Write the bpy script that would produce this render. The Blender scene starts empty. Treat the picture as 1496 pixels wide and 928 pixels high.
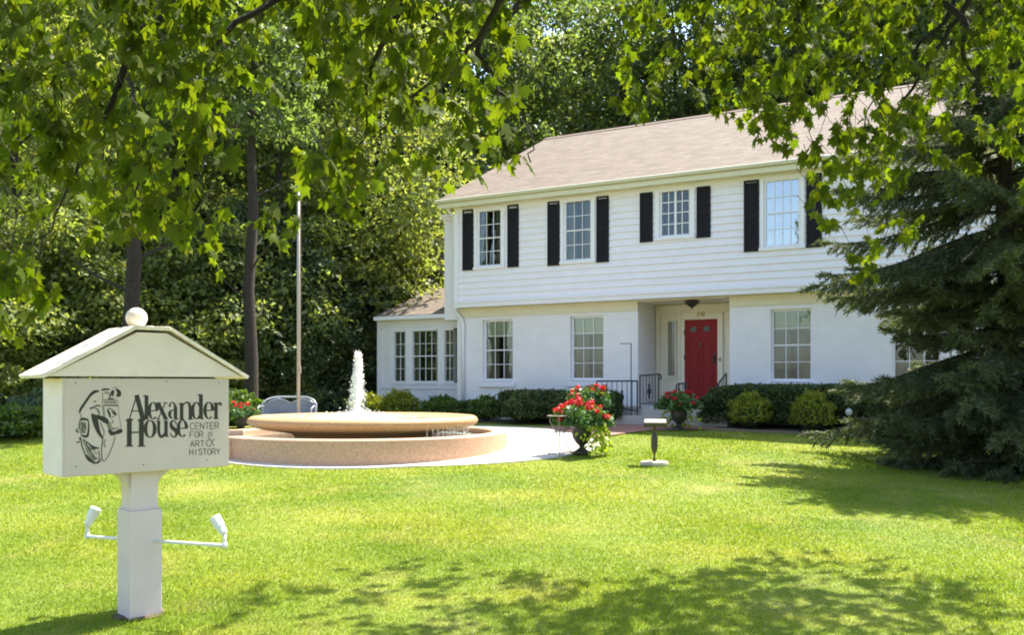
import bpy, math, random
import numpy as np
from mathutils import Vector, Matrix
R = math.radians
S = bpy.context.scene
COL = S.collection
random.seed(7); rng = np.random.default_rng(11)

# ------------------------------------------------------------------ camera, sky, sun, exposure
F = 1300.0; HY = 560.0; EYE = 1.55
cam_d = bpy.data.cameras.new('camera'); cam = bpy.data.objects.new('camera', cam_d); COL.objects.link(cam)
cam.location = (0, 0, EYE); cam.rotation_euler = (R(90), 0, 0)
cam_d.sensor_width = 36; cam_d.lens = 36 * F / 1496; cam_d.shift_y = (HY - 464) / 1496
cam_d.clip_start = 0.05; cam_d.clip_end = 3000
S.camera = cam
SUN_EL = R(60); SX, SY = 0.74, 0.67           # where the sun stands: behind the house, to the right
SUN_AZ = math.atan2(SX, SY)
w = bpy.data.worlds.new('World'); S.world = w; w.use_nodes = True
nt = w.node_tree; nt.nodes.clear()
sk = nt.nodes.new('ShaderNodeTexSky'); sk.sky_type = 'NISHITA'; sk.sun_disc = False
sk.sun_elevation = SUN_EL; sk.sun_rotation = SUN_AZ; sk.dust_density = 1.5; sk.air_density = 1.0
bg = nt.nodes.new('ShaderNodeBackground'); bg.inputs[1].default_value = 0.15
ow = nt.nodes.new('ShaderNodeOutputWorld')
nt.links.new(sk.outputs[0], bg.inputs[0]); nt.links.new(bg.outputs[0], ow.inputs[0])
sl = bpy.data.lights.new('sun', 'SUN'); sl.energy = 5.0; sl.angle = R(0.55); sl.color = (1.0, 0.94, 0.82)
so = bpy.data.objects.new('sun', sl); COL.objects.link(so)
sd = Vector((SX * math.cos(SUN_EL), SY * math.cos(SUN_EL), math.sin(SUN_EL)))
so.rotation_euler = sd.to_track_quat('Z', 'Y').to_euler(); so.location = (20, 20, 40)
vs = S.view_settings; vs.view_transform = 'Standard'; vs.look = 'None'; vs.gamma = 1; vs.use_curve_mapping = False
vs.exposure = 1.65
try:
    S.cycles.max_bounces = 8; S.cycles.diffuse_bounces = 4; S.cycles.transmission_bounces = 6
    S.cycles.transparent_max_bounces = 12; S.cycles.use_denoising = True
    S.cycles.sample_clamp_indirect = 6; S.cycles.filter_width = 1.9
except Exception: pass

# ------------------------------------------------------------------ materials
MATS = {}
def mat(name, col, rough=0.7, var=0.0, scale=4.0, bump=0.0, bscale=40.0, col2=None, spec=0.5, island=0.0,
        transl=0.0, tcol=None, metal=0.0, stain=0.0, stain_col=(0.2, 0.17, 0.12), hue=0.0):
    if name in MATS: return MATS[name]
    m = bpy.data.materials.new(name); m.use_nodes = True; t = m.node_tree; N = t.nodes; L = t.links
    b = N['Principled BSDF']; out = N['Material Output']
    b.inputs['Roughness'].default_value = rough; b.inputs['Metallic'].default_value = metal
    b.inputs['Specular IOR Level'].default_value = spec
    rgb = N.new('ShaderNodeRGB'); rgb.outputs[0].default_value = (*col, 1); cur = rgb.outputs[0]
    tc = N.new('ShaderNodeTexCoord')
    if col2 is not None:
        n = N.new('ShaderNodeTexNoise'); n.inputs['Scale'].default_value = scale; n.inputs['Detail'].default_value = 6
        L.new(tc.outputs['Object'], n.inputs['Vector'])
        r = N.new('ShaderNodeValToRGB'); r.color_ramp.elements[0].position = .38; r.color_ramp.elements[1].position = .62
        r.color_ramp.elements[0].color = (*col, 1); r.color_ramp.elements[1].color = (*col2, 1)
        L.new(n.outputs[0], r.inputs[0]); cur = r.outputs[0]
    if var > 0:
        n = N.new('ShaderNodeTexNoise'); n.inputs['Scale'].default_value = scale * 2.3; n.inputs['Detail'].default_value = 5
        L.new(tc.outputs['Object'], n.inputs['Vector'])
        mr = N.new('ShaderNodeMapRange'); mr.inputs[1].default_value = .3; mr.inputs[2].default_value = .7
        mr.inputs[3].default_value = 1 - var; mr.inputs[4].default_value = 1 + var
        L.new(n.outputs[0], mr.inputs[0])
        h = N.new('ShaderNodeHueSaturation'); L.new(mr.outputs[0], h.inputs['Value']); L.new(cur, h.inputs['Color']); cur = h.outputs[0]
    if island > 0:
        g = N.new('ShaderNodeNewGeometry'); mr = N.new('ShaderNodeMapRange')
        mr.inputs[3].default_value = 1 - island; mr.inputs[4].default_value = 1 + island
        L.new(g.outputs['Random Per Island'], mr.inputs[0])
        h = N.new('ShaderNodeHueSaturation'); L.new(mr.outputs[0], h.inputs['Value']); L.new(cur, h.inputs['Color'])
        if hue > 0:
            mh = N.new('ShaderNodeMath'); mh.operation = 'MULTIPLY_ADD'; mh.inputs[1].default_value = 7.31; mh.inputs[2].default_value = 0
            fr = N.new('ShaderNodeMath'); fr.operation = 'FRACT'; L.new(g.outputs['Random Per Island'], mh.inputs[0]); L.new(mh.outputs[0], fr.inputs[0])
            m2 = N.new('ShaderNodeMapRange'); m2.inputs[3].default_value = .5 - hue; m2.inputs[4].default_value = .5 + hue
            L.new(fr.outputs[0], m2.inputs[0]); L.new(m2.outputs[0], h.inputs['Hue'])
        cur = h.outputs[0]
    if stain > 0:
        n = N.new('ShaderNodeTexNoise'); n.inputs['Scale'].default_value = scale * 1.7; n.inputs['Detail'].default_value = 9; n.inputs['Roughness'].default_value = .7
        L.new(tc.outputs['Object'], n.inputs['Vector'])
        r = N.new('ShaderNodeValToRGB'); r.color_ramp.elements[0].position = .56; r.color_ramp.elements[1].position = .72
        r.color_ramp.elements[0].color = (0, 0, 0, 1); r.color_ramp.elements[1].color = (stain,) * 3 + (1,)
        L.new(n.outputs[0], r.inputs[0]); mx = N.new('ShaderNodeMixRGB'); L.new(r.outputs[0], mx.inputs[0]); L.new(cur, mx.inputs[1])
        mx.inputs[2].default_value = (*stain_col, 1); cur = mx.outputs[0]
    L.new(cur, b.inputs['Base Color'])
    if bump > 0:
        n = N.new('ShaderNodeTexNoise'); n.inputs['Scale'].default_value = bscale; n.inputs['Detail'].default_value = 4
        L.new(tc.outputs['Object'], n.inputs['Vector'])
        bp = N.new('ShaderNodeBump'); bp.inputs['Strength'].default_value = bump; bp.inputs['Distance'].default_value = .02
        L.new(n.outputs[0], bp.inputs['Height']); L.new(bp.outputs[0], b.inputs['Normal'])
    if transl > 0:
        tr = N.new('ShaderNodeBsdfTranslucent')
        h = N.new('ShaderNodeMixRGB'); h.blend_type = 'MULTIPLY'; h.inputs[0].default_value = 1; L.new(cur, h.inputs[1])
        h.inputs[2].default_value = (*(tcol or (1.6, 1.6, .6)), 1); L.new(h.outputs[0], tr.inputs[0])
        ms = N.new('ShaderNodeMixShader'); ms.inputs[0].default_value = transl
        L.new(b.outputs[0], ms.inputs[1]); L.new(tr.outputs[0], ms.inputs[2]); L.new(ms.outputs[0], out.inputs[0])
    MATS[name] = m; return m

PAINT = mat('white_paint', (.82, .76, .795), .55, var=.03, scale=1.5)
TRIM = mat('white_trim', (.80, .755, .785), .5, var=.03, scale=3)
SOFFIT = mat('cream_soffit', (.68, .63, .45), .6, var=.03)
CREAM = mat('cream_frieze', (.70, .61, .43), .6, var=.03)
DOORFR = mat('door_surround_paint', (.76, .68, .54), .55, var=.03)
BLACK = mat('black_shutter_paint', (.017, .016, .020), .75, var=.15, scale=8, spec=.2)
IRON = mat('black_iron', (.02, .02, .022), .45, var=.2)
RED = mat('red_door_paint', (.25, .010, .011), .5, var=.06, scale=5, spec=.2)
SIGNW = mat('weathered_sign_paint', (.82, .68, .60), .55, var=.05, scale=2.5, stain=.25, stain_col=(.36, .33, .24))
SIGNF = mat('sign_face_paint', (.62, .505, .44), .5, var=.04, scale=2.0, stain=.15, stain_col=(.45, .42, .32))
SIGNR = mat('sign_roof_paint', (.82, .70, .58), .55, var=.05, scale=3, stain=.4, stain_col=(.45, .36, .22), bump=.15, bscale=25)
POSTW = mat('post_paint', (.64, .53, .52), .5, var=.04, scale=3, stain=.2, stain_col=(.4, .36, .26))
INK = mat('sign_ink', (.028, .022, .012), .6)
INK2 = mat('sign_ink_faded', (.10, .09, .06), .6)
LAMPW = mat('white_lamp_metal', (.78, .78, .76), .35, var=.03)
CURT = mat('curtain_cloth', (.26, .25, .18), .9, var=.22, scale=14)
SHADE = mat('roller_shade', (.50, .49, .33), .9, var=.04)
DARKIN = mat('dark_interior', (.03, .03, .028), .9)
BARK = mat('bark', (.030, .022, .016), .95, var=.35, scale=5, bump=.9, bscale=18)
BARK2 = mat('maple_bark', (.028, .022, .016), .95, var=.3, scale=6, bump=.7, bscale=30)
LEAF_M = mat('maple_leaf', (.070, .094, .010), .65, island=.3, transl=.52, tcol=(2.2, 2.3, .5), hue=.015, spec=.12)
LEAF_A = mat('forest_leaf', (.105, .140, .050), .55, island=.4, transl=.55, tcol=(1.7, 1.8, .7), hue=.02, spec=.5)
LEAF_B = mat('forest_leaf_light', (.20, .235, .088), .55, island=.38, transl=.55, tcol=(1.7, 1.7, .6), hue=.02, spec=.4)
LEAF_C = mat('forest_leaf_dark', (.065, .095, .038), .5, island=.5, transl=.3, tcol=(1.6, 1.8, .8), hue=.02, spec=.5)
NEEDLE = mat('spruce_needle', (.088, .110, .052), .6, island=.5, transl=.3, hue=.02)
HEDGE = mat('yew_leaf', (.062, .092, .022), .6, island=.5, transl=.2)
SHRUB = mat('shrub_leaf', (.075, .13, .015), .55, island=.4, transl=.35, tcol=(1.8, 1.8, .5))
SHRUBY = mat('golden_shrub_leaf', (.20, .24, .02), .55, island=.3, transl=.4, tcol=(1.7, 1.5, .4))
LIME = mat('lime_vine_leaf', (.30, .38, .03), .5, island=.25, transl=.4, tcol=(1.6, 1.6, .5))
GERL = mat('geranium_leaf', (.06, .13, .03), .5, island=.4, transl=.3)
PETAL = mat('red_petal', (.50, .013, .016), .5, island=.3, transl=.3, tcol=(1.4, 1, 1))
URNM = mat('dark_urn', (.03, .028, .022), .5, var=.2, scale=8, bump=.2)
BASIN = mat('pink_granite', (.45, .255, .155), .75, col2=(.58, .365, .24), scale=38, bump=.15, bscale=80)
BOWL = mat('tan_granite', (.37, .21, .085), .6, col2=(.47, .29, .14), scale=30, bump=.15, bscale=70)
CONC = mat('pale_concrete', (.56, .52, .46), .85, var=.06, scale=3, bump=.2, bscale=60)
STONE = mat('step_stone', (.45, .42, .38), .85, var=.08, bump=.2)
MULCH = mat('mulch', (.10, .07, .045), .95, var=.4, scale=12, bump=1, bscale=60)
MESHM = mat('grey_chair_mesh', (.20, .22, .24), .5, var=.1, metal=.4)
CHAIRF = mat('grey_chair_frame', (.42, .44, .45), .4, metal=.4)
POLEM = mat('pole_metal', (.40, .34, .28), .5, metal=.2, var=.06)
BRASS = mat('brass', (.35, .25, .08), .4, metal=.8)
CHIP = mat('white_lantern_glass', (.6, .6, .55), .3)

def shingles():
    m = mat('roof_shingle', (.44, .33, .27), .95); t = m.node_tree; N = t.nodes; L = t.links; b = N['Principled BSDF']
    tc = N.new('ShaderNodeTexCoord'); mp = N.new('ShaderNodeMapping'); L.new(tc.outputs['UV'], mp.inputs[0])
    br = N.new('ShaderNodeTexBrick'); L.new(mp.outputs[0], br.inputs[0])
    br.inputs['Scale'].default_value = 1; br.inputs['Brick Width'].default_value = .3; br.inputs['Row Height'].default_value = .14
    br.inputs['Mortar Size'].default_value = .006; br.inputs['Color1'].default_value = (.170, .134, .104, 1); br.inputs['Color2'].default_value = (.118, .090, .070, 1)
    br.inputs['Mortar'].default_value = (.07, .052, .04, 1); br.inputs['Bias'].default_value = -.1
    n = N.new('ShaderNodeTexNoise'); n.inputs['Scale'].default_value = 3; n.inputs['Detail'].default_value = 8; L.new(mp.outputs[0], n.inputs[0])
    mr = N.new('ShaderNodeMapRange'); mr.inputs[3].default_value = .75; mr.inputs[4].default_value = 1.25; L.new(n.outputs[0], mr.inputs[0])
    h = N.new('ShaderNodeHueSaturation'); L.new(br.outputs[0], h.inputs['Color']); L.new(mr.outputs[0], h.inputs['Value'])
    L.new(h.outputs[0], b.inputs['Base Color'])
    bp = N.new('ShaderNodeBump'); bp.inputs['Strength'].default_value = .6; bp.inputs['Distance'].default_value = .01
    L.new(br.outputs['Fac'], bp.inputs['Height']); bp.invert = True; L.new(bp.outputs[0], b.inputs['Normal'])
    return m
SHING = shingles()
def brickmat(name, c1, c2, mo, bw, rh, ms, strength=.5, uvscale=1):
    m = mat(name, c1, .85); t = m.node_tree; N = t.nodes; L = t.links; b = N['Principled BSDF']
    tc = N.new('ShaderNodeTexCoord')
    br = N.new('ShaderNodeTexBrick'); L.new(tc.outputs['UV'], br.inputs[0]); br.inputs['Scale'].default_value = uvscale
    br.inputs['Brick Width'].default_value = bw; br.inputs['Row Height'].default_value = rh; br.inputs['Mortar Size'].default_value = ms
    br.inputs['Color1'].default_value = (*c1, 1); br.inputs['Color2'].default_value = (*c2, 1); br.inputs['Mortar'].default_value = (*mo, 1)
    n = N.new('ShaderNodeTexNoise'); n.inputs['Scale'].default_value = 2.5; n.inputs['Detail'].default_value = 6; L.new(tc.outputs['UV'], n.inputs[0])
    mr = N.new('ShaderNodeMapRange'); mr.inputs[3].default_value = .9; mr.inputs[4].default_value = 1.1; L.new(n.outputs[0], mr.inputs[0])
    h = N.new('ShaderNodeHueSaturation'); L.new(br.outputs[0], h.inputs['Color']); L.new(mr.outputs[0], h.inputs['Value'])
    L.new(h.outputs[0], b.inputs['Base Color'])
    bp = N.new('ShaderNodeBump'); bp.inputs['Strength'].default_value = strength; bp.inputs['Distance'].default_value = .008; bp.invert = True
    L.new(br.outputs['Fac'], bp.inputs['Height']); L.new(bp.outputs[0], b.inputs['Normal'])
    return m
WBRICK = brickmat('white_painted_brick', (.81, .755, .765), (.795, .745, .755), (.74, .69, .70), .21, .07, .006, .35)
RBRICK = brickmat('red_paving_brick', (.34, .15, .11), (.26, .12, .09), (.25, .2, .17), .2, .1, .006, .4)

def glassmat(name, refl=.16):
    m = bpy.data.materials.new(name); m.use_nodes = True; t = m.node_tree; N = t.nodes; L = t.links; N.clear()
    o = N.new('ShaderNodeOutputMaterial'); tr = N.new('ShaderNodeBsdfTransparent'); tr.inputs[0].default_value = (.85, .88, .86, 1)
    gl = N.new('ShaderNodeBsdfGlossy'); gl.inputs['Roughness'].default_value = .015; gl.inputs[0].default_value = (.95, .97, 1, 1)
    fr = N.new('ShaderNodeFresnel'); fr.inputs[0].default_value = 1.5
    a = N.new('ShaderNodeMath'); a.operation = 'ADD'; a.use_clamp = True; a.inputs[1].default_value = refl; L.new(fr.outputs[0], a.inputs[0])
    n = N.new('ShaderNodeTexNoise'); n.inputs['Scale'].default_value = 1.3; tc = N.new('ShaderNodeTexCoord'); L.new(tc.outputs['Object'], n.inputs[0])
    bp = N.new('ShaderNodeBump'); bp.inputs['Strength'].default_value = .12; bp.inputs['Distance'].default_value = .05; L.new(n.outputs[0], bp.inputs['Height']); L.new(bp.outputs[0], gl.inputs['Normal'])
    ms = N.new('ShaderNodeMixShader'); L.new(a.outputs[0], ms.inputs[0]); L.new(tr.outputs[0], ms.inputs[1]); L.new(gl.outputs[0], ms.inputs[2]); L.new(ms.outputs[0], o.inputs[0])
    return m
GLASS = glassmat('window_glass', .0); GLASSR = glassmat('reflecting_window_glass', .2)
def grassmat(name, blades):
    m = bpy.data.materials.new(name); m.use_nodes = True; t = m.node_tree; N = t.nodes; L = t.links
    b = N['Principled BSDF']; b.inputs['Roughness'].default_value = .75; b.inputs['Specular IOR Level'].default_value = .25
    g = N.new('ShaderNodeNewGeometry')
    def noise(s, d, st=(1, 1, 1)):
        mp = N.new('ShaderNodeMapping'); mp.inputs['Scale'].default_value = st; L.new(g.outputs['Position'], mp.inputs[0])
        n = N.new('ShaderNodeTexNoise'); n.inputs['Scale'].default_value = s; n.inputs['Detail'].default_value = d; n.inputs['Roughness'].default_value = .6; L.new(mp.outputs[0], n.inputs['Vector']); return n.outputs[0]
    r = N.new('ShaderNodeValToRGB'); e = r.color_ramp.elements
    e[0].position = .3; e[0].color = (.145, .225, .022, 1); e[1].position = .7; e[1].color = (.315, .335, .05, 1)
    x = e.new(.5); x.color = (.22, .285, .03, 1)
    L.new(noise(.5, 5, (.8, 1.5, 1)), r.inputs[0])
    r2 = N.new('ShaderNodeValToRGB'); r2.color_ramp.elements[0].position = .52; r2.color_ramp.elements[1].position = .72
    L.new(noise(1.5, 8, (1, .8, 1)), r2.inputs[0])
    mx = N.new('ShaderNodeMixRGB'); L.new(r.outputs[0], mx.inputs[1]); mx.inputs[2].default_value = (.40, .36, .13, 1)
    mm = N.new('ShaderNodeMath'); mm.operation = 'MULTIPLY'; mm.inputs[1].default_value = .5; L.new(r2.outputs[0], mm.inputs[0]); L.new(mm.outputs[0], mx.inputs[0])
    cur = mx.outputs[0]
    h = N.new('ShaderNodeHueSaturation'); L.new(cur, h.inputs['Color']); mr = N.new('ShaderNodeMapRange')
    if blades:
        mr.inputs[3].default_value = .82; mr.inputs[4].default_value = 1.16; L.new(g.outputs['Random Per Island'], mr.inputs[0])
    else:
        mr.inputs[1].default_value = .3; mr.inputs[2].default_value = .7; mr.inputs[3].default_value = .5; mr.inputs[4].default_value = .95; L.new(noise(28, 6), mr.inputs[0])  # ground colour darkened to stand in for shade among the blades
    L.new(mr.outputs[0], h.inputs['Value']); L.new(h.outputs[0], b.inputs['Base Color'])
    if blades:
        tr = N.new('ShaderNodeBsdfTranslucent'); m3 = N.new('ShaderNodeMixRGB'); m3.blend_type = 'MULTIPLY'; m3.inputs[0].default_value = 1
        L.new(h.outputs[0], m3.inputs[1]); m3.inputs[2].default_value = (1.5, 1.5, .6, 1); L.new(m3.outputs[0], tr.inputs[0])
        ms = N.new('ShaderNodeMixShader'); ms.inputs[0].default_value = .4; L.new(b.outputs[0], ms.inputs[1]); L.new(tr.outputs[0], ms.inputs[2]); L.new(ms.outputs[0], N['Material Output'].inputs[0])
    else:
        bp = N.new('ShaderNodeBump'); bp.inputs['Strength'].default_value = .8; bp.inputs['Distance'].default_value = .03; L.new(noise(60, 4), bp.inputs['Height']); L.new(bp.outputs[0], b.inputs['Normal'])
    return m
LAWN = grassmat('lawn_ground', False); BLADE = grassmat('grass_blade', True)

# ------------------------------------------------------------------ helpers
class MB:
    def __init__(s): s.v = []; s.f = []; s.uv = None
    def add(s, vs, fs):
        o = len(s.v); s.v += [tuple(p) for p in vs]; s.f += [tuple(i + o for i in f) for f in fs]; return s
    def box(s, a, b, M=None):
        (x0, y0, z0), (x1, y1, z1) = a, b
        if x0 > x1: x0, x1 = x1, x0
        if y0 > y1: y0, y1 = y1, y0
        if z0 > z1: z0, z1 = z1, z0
        vs = [Vector(p) for p in ((x0, y0, z0), (x1, y0, z0), (x1, y1, z0), (x0, y1, z0), (x0, y0, z1), (x1, y0, z1), (x1, y1, z1), (x0, y1, z1))]
        if M is not None: vs = [M @ p for p in vs]
        return s.add(vs, [(0, 3, 2, 1), (4, 5, 6, 7), (0, 1, 5, 4), (1, 2, 6, 5), (2, 3, 7, 6), (3, 0, 4, 7)])
    def tube(s, pts, rad, n=8, cap=True):
        pts = [Vector(p) for p in pts]; rs = rad if isinstance(rad, (list, tuple)) else [rad] * len(pts)
        base = len(s.v); up = None
        for i, p in enumerate(pts):
            d = (pts[min(i + 1, len(pts) - 1)] - pts[max(i - 1, 0)]).normalized()
            if up is None:
                up = Vector((0, 0, 1)) if abs(d.z) < .9 else Vector((1, 0, 0))
            x = d.cross(up).normalized(); y = x.cross(d).normalized(); up = y
            for k in range(n):
                a = 2 * math.pi * k / n; s.v.append(tuple(p + (x * math.cos(a) + y * math.sin(a)) * rs[i]))
        for i in range(len(pts) - 1):
            for k in range(n):
                a = base + i * n + k; b = base + i * n + (k + 1) % n; s.f.append((a, b, b + n, a + n))
        if cap:
            s.f.append(tuple(base + k for k in range(n))[::-1]); s.f.append(tuple(base + (len(pts) - 1) * n + k for k in range(n)))
        return s
    def lathe(s, prof, c=(0, 0, 0), n=24):
        base = len(s.v)
        for r, z in prof:
            for k in range(n):
                a = 2 * math.pi * k / n; s.v.append((c[0] + r * math.cos(a), c[1] + r * math.sin(a), c[2] + z))
        for i in range(len(prof) - 1):
            for k in range(n):
                a = base + i * n + k; b = base + i * n + (k + 1) % n; s.f.append((a, b, b + n, a + n))
        s.f.append(tuple(base + k for k in range(n))[::-1]); s.f.append(tuple(base + (len(prof) - 1) * n + k for k in range(n)))
        return s
    def build(s, name, m, parent=None, smooth=False, bevel=0.0, uvf=None, M=None):
        me = bpy.data.meshes.new(name)
        vs = s.v if M is None else [tuple(M @ Vector(p)) for p in s.v]
        me.from_pydata(vs, [], s.f); me.materials.append(m)
        if uvf is not None:
            uvl = me.uv_layers.new(name='UVMap')
            for p in me.polygons:
                for li in p.loop_indices: uvl.data[li].uv = uvf(s.v[me.loops[li].vertex_index])
        if smooth:
            me.polygons.foreach_set('use_smooth', [True] * len(me.polygons))
        me.validate(); me.update()
        o = bpy.data.objects.new(name, me); COL.objects.link(o)
        if parent is not None: o.parent = parent
        if bevel > 0:
            b = o.modifiers.new('bevel', 'BEVEL'); b.width = bevel; b.segments = 2; b.limit_method = 'ANGLE'; b.angle_limit = R(40)
        return o
def tag(o, label=None, cat=None, group=None, kind=None):
    if label: o['label'] = label
    if cat: o['category'] = cat
    if group: o['group'] = group
    if kind: o['kind'] = kind
    return o
def empty(name, loc=(0, 0, 0), rz=0, label=None, cat=None, group=None, sc=1):
    o = bpy.data.objects.new(name, None); COL.objects.link(o); o.location = loc; o.rotation_euler = (0, 0, rz); o.scale = (sc,) * 3 if not isinstance(sc, tuple) else sc
    o.empty_display_size = .2
    return tag(o, label, cat, group)
def copy_tree(o, parent=None):
    c = o.copy(); COL.objects.link(c); c.parent = parent
    for ch in o.children: copy_tree(ch, c)
    return c
def npmesh(name, V, k, m, parent=None, tris=None):
    """V: (n*k,3) verts, uniform polygons of k (or local tris list per leaf of k verts)"""
    me = bpy.data.meshes.new(name); n = len(V) // k
    if tris is None: idx = np.arange(n * k, dtype=np.int32); size = k; npoly = n
    else:
        T = np.array(tris, dtype=np.int32); size = T.shape[1]; npoly = n * len(T)
        idx = (np.arange(n)[:, None, None] * k + T[None]).astype(np.int32).ravel()
    me.vertices.add(len(V)); me.vertices.foreach_set('co', V.astype(np.float32).ravel())
    me.loops.add(len(idx)); me.loops.foreach_set('vertex_index', idx)
    me.polygons.add(npoly); me.polygons.foreach_set('loop_start', np.arange(0, npoly * size, size, dtype=np.int32))
    try: me.polygons.foreach_set('loop_total', np.full(npoly, size, dtype=np.int32))
    except Exception: pass
    me.materials.append(m); me.update(calc_edges=True)
    o = bpy.data.objects.new(name, me); COL.objects.link(o)
    if parent is not None: o.parent = parent
    return o
def unit(a): return a / np.maximum(np.linalg.norm(a, axis=1, keepdims=True), 1e-9)
def leaves(P, A, Nn, size, tmpl, curl=None):
    """P centres, A tip direction, Nn normals, size array; tmpl (k,3): along tip, across, up"""
    A = unit(A); B = unit(np.cross(Nn, A)); C = np.cross(A, B); t = np.array(tmpl)
    s = size[:, None, None]
    V = P[:, None] + s * (t[None, :, 0, None] * A[:, None] + t[None, :, 1, None] * B[:, None] + t[None, :, 2, None] * (C if curl is None else C * curl[:, None])[:, None])
    return V.reshape(-1, 3)
QUAD = [(0, -.28, .06), (.5, 0, 0), (0, .28, .06), (-.5, 0, 0)]
QT = None
def rand_dirs(n):
    return unit(rng.normal(size=(n, 3)))
def G(x, y):
    """ground height"""
    t = max(0.0, min(y, 17.5) - 5.5); g = .0488 * t
    if y > 17.5: g += .034 * (1 - math.exp(-(y - 17.5) / .7))
    return g
def Gn(y):
    g = .0488 * np.clip(np.minimum(y, 17.5) - 5.5, 0, None)
    return g + np.where(y > 17.5, .034 * (1 - np.exp(-(np.maximum(y, 17.5) - 17.5) / .7)), 0)
def W(px, py, Z): return Vector(((px - 748) / F * Z, Z, EYE + (HY - py) / F * Z))
def ground_at(px, py):
    for i in range(400):
        Z = 4 + i * .1
        if EYE + (HY - py) / F * Z <= G(0, Z): return Vector(((px - 748) / F * Z, Z, G(0, Z)))
    return W(px, py, 40)

# ------------------------------------------------------------------ ground
ys = list(np.arange(-30, 4, 4.0)) + list(np.arange(4, 22, .5)) + [22, 26, 32, 45, 70, 120, 250, 600]
xs = [-600, -200, -80] + list(np.arange(-40, 41, 4.0)) + [80, 200, 600]
g = MB(); nx = len(xs)
for y in ys:
    for x in xs: g.v.append((x, y, G(x, y)))
for j in range(len(ys) - 1):
    for i in range(nx - 1):
        a = j * nx + i; g.f.append((a, a + 1, a + nx + 1, a + nx))
tag(g.build('ground', LAWN, smooth=True), 'sunlit yellow green lawn', kind='structure')

# fountain outline (union of the main round basin and a smaller lobe to its left)
FC = np.array([-2.5, 15.1]); FR = 2.42; LC = np.array([-5.25, 14.3]); LR = 1.35
def ray_circle(th, c, r):
    d = np.array([math.cos(th), math.sin(th)]); m = FC - c; b = m @ d; q = b * b - (m @ m - r * r)
    return -b + math.sqrt(q) if q >= 0 else 0
def basin_r(th, off=0): return max(FR + off, ray_circle(th, LC, LR + off))
PC = np.array([-1.7, 15.95]); PR = 3.3
def patio_r(th): return max(basin_r(th, .22), ray_circle(th, PC, PR))
def in_patio(x, y):
    dx, dy = x - FC[0], y - FC[1]; return math.hypot(dx, dy) < patio_r(math.atan2(dy, dx)) + .03
NTH = 180
_pr = np.array([patio_r(-math.pi + 2 * math.pi * i / NTH) for i in range(NTH + 1)])
def in_patio_np(x, y):
    dx, dy = x - FC[0], y - FC[1]; th = np.arctan2(dy, dx)
    return np.hypot(dx, dy) < np.interp(th, -math.pi + 2 * math.pi * np.arange(NTH + 1) / NTH, _pr) + .02
p = MB(); nr = 14
for i in range(NTH):
    th = -math.pi + 2 * math.pi * i / NTH; ro = patio_r(th)
    for k in range(nr + 1):
        r = ro * k / nr; x = FC[0] + r * math.cos(th); y = FC[1] + r * math.sin(th); p.v.append((x, y, G(x, y) + .02))
    x = FC[0] + ro * math.cos(th); y = FC[1] + ro * math.sin(th); p.v.append((x, y, G(x, y) - .1))
for i in range(NTH):
    for k in range(nr + 1):
        a = i * (nr + 2) + k; b = ((i + 1) % NTH) * (nr + 2) + k; p.f.append((a, a + 1, b + 1, b))
tag(p.build('patio', CONC), 'pale concrete patio ring around the fountain', kind='structure')
# ------------------------------------------------------------------ house (local frame: t along the front, n into the house)
SN, CS = math.sin(R(28.5)), math.cos(R(28.5)); CF = 19.78
u0 = (668 - 748) / F; Z0 = CF / (SN * u0 + CS); X0 = u0 * Z0
def H(px, py=None, n=0.0):
    u = (px - 748) / F; Z = (CF + n) / (SN * u + CS); X = u * Z
    t = (X - X0) * CS - (Z - Z0) * SN
    return t, (EYE + (HY - py) / F * Z if py is not None else None)
def T(px, n=0.0): return H(px, None, n)[0]
def ZZ(px, py, n=0.0): return H(px, py, n)[1]
def HL(t, n, z=0.0): return Vector((X0 + t * CS + n * SN, Z0 - t * SN + n * CS, z))
house = empty('white_house', (X0, Z0, 0), -R(28.5), 'two storey white house with tan shingle roof, black shutters and red front door', 'house')
zo = ZZ(800, 443.6, -.25); zs = ZZ(672, 298, -.25); TR = T(1455, -.25); TL = T(666, -.25)
ze = ZZ(660, 290.5, -.55)
r0, r1 = T(932), T(1066); RD = 1.23; ZG = .40
FLOOR = 1.02
uvw = lambda v: (v[0] + .37 * v[1], v[2])
wt = .3
wins = [(711.1, 749.9, 470, 553.6), (839, 882, 465, 552.5), (1131, 1184.5, 455, 553.8), (1308, 1372, 449, 554)]
WN = .12
wl = MB()
ops = []
for a, b, c, d in wins:
    t0, t1 = T(a, WN) - .05, T(b, WN) + .05
    zt = ZZ((a + b) / 2, c, WN) + .05; zb = ZZ((a + b) / 2, d, WN) - .05; ops.append((t0, t1, zb, zt))
def wall_with_holes(m, ta, tb, za, zb, holes, n0, n1):
    cur = ta
    for h0, h1, hb, ht in sorted(holes):
        m.box((cur, n0, za), (h0, n1, zb)); m.box((h0, n0, za), (h1, n1, hb)); m.box((h0, n0, ht), (h1, n1, zb)); cur = h1
    m.box((cur, n0, za), (tb, n1, zb))
zf = zo - .24                              # frieze board height under the overhang
wall_with_holes(wl, 0, r0, ZG, zo - .001, [o for o in ops if o[1] < r0], 0, wt)
wall_with_holes(wl, r1, TR, ZG, zo - .001, [o for o in ops if o[0] > r1], 0, wt)
wl.box((r0 - wt, wt, ZG), (r0, RD, zo - .001)); wl.box((r1, wt, ZG), (r1 + wt, RD, zo - .001))
wl.build('brick_wall', WBRICK, house, uvf=uvw)
bw = MB(); bw.box((0.02, 9.5, ZG), (TR - .02, 9.8, zo)); bw.box((-.001, .3, ZG), (.299, 9.5, zo)); bw.box((TR - .3, .3, ZG), (TR - .001, 9.5, zo)); bw.build('rear_wall', WBRICK, house, uvf=uvw)
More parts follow.
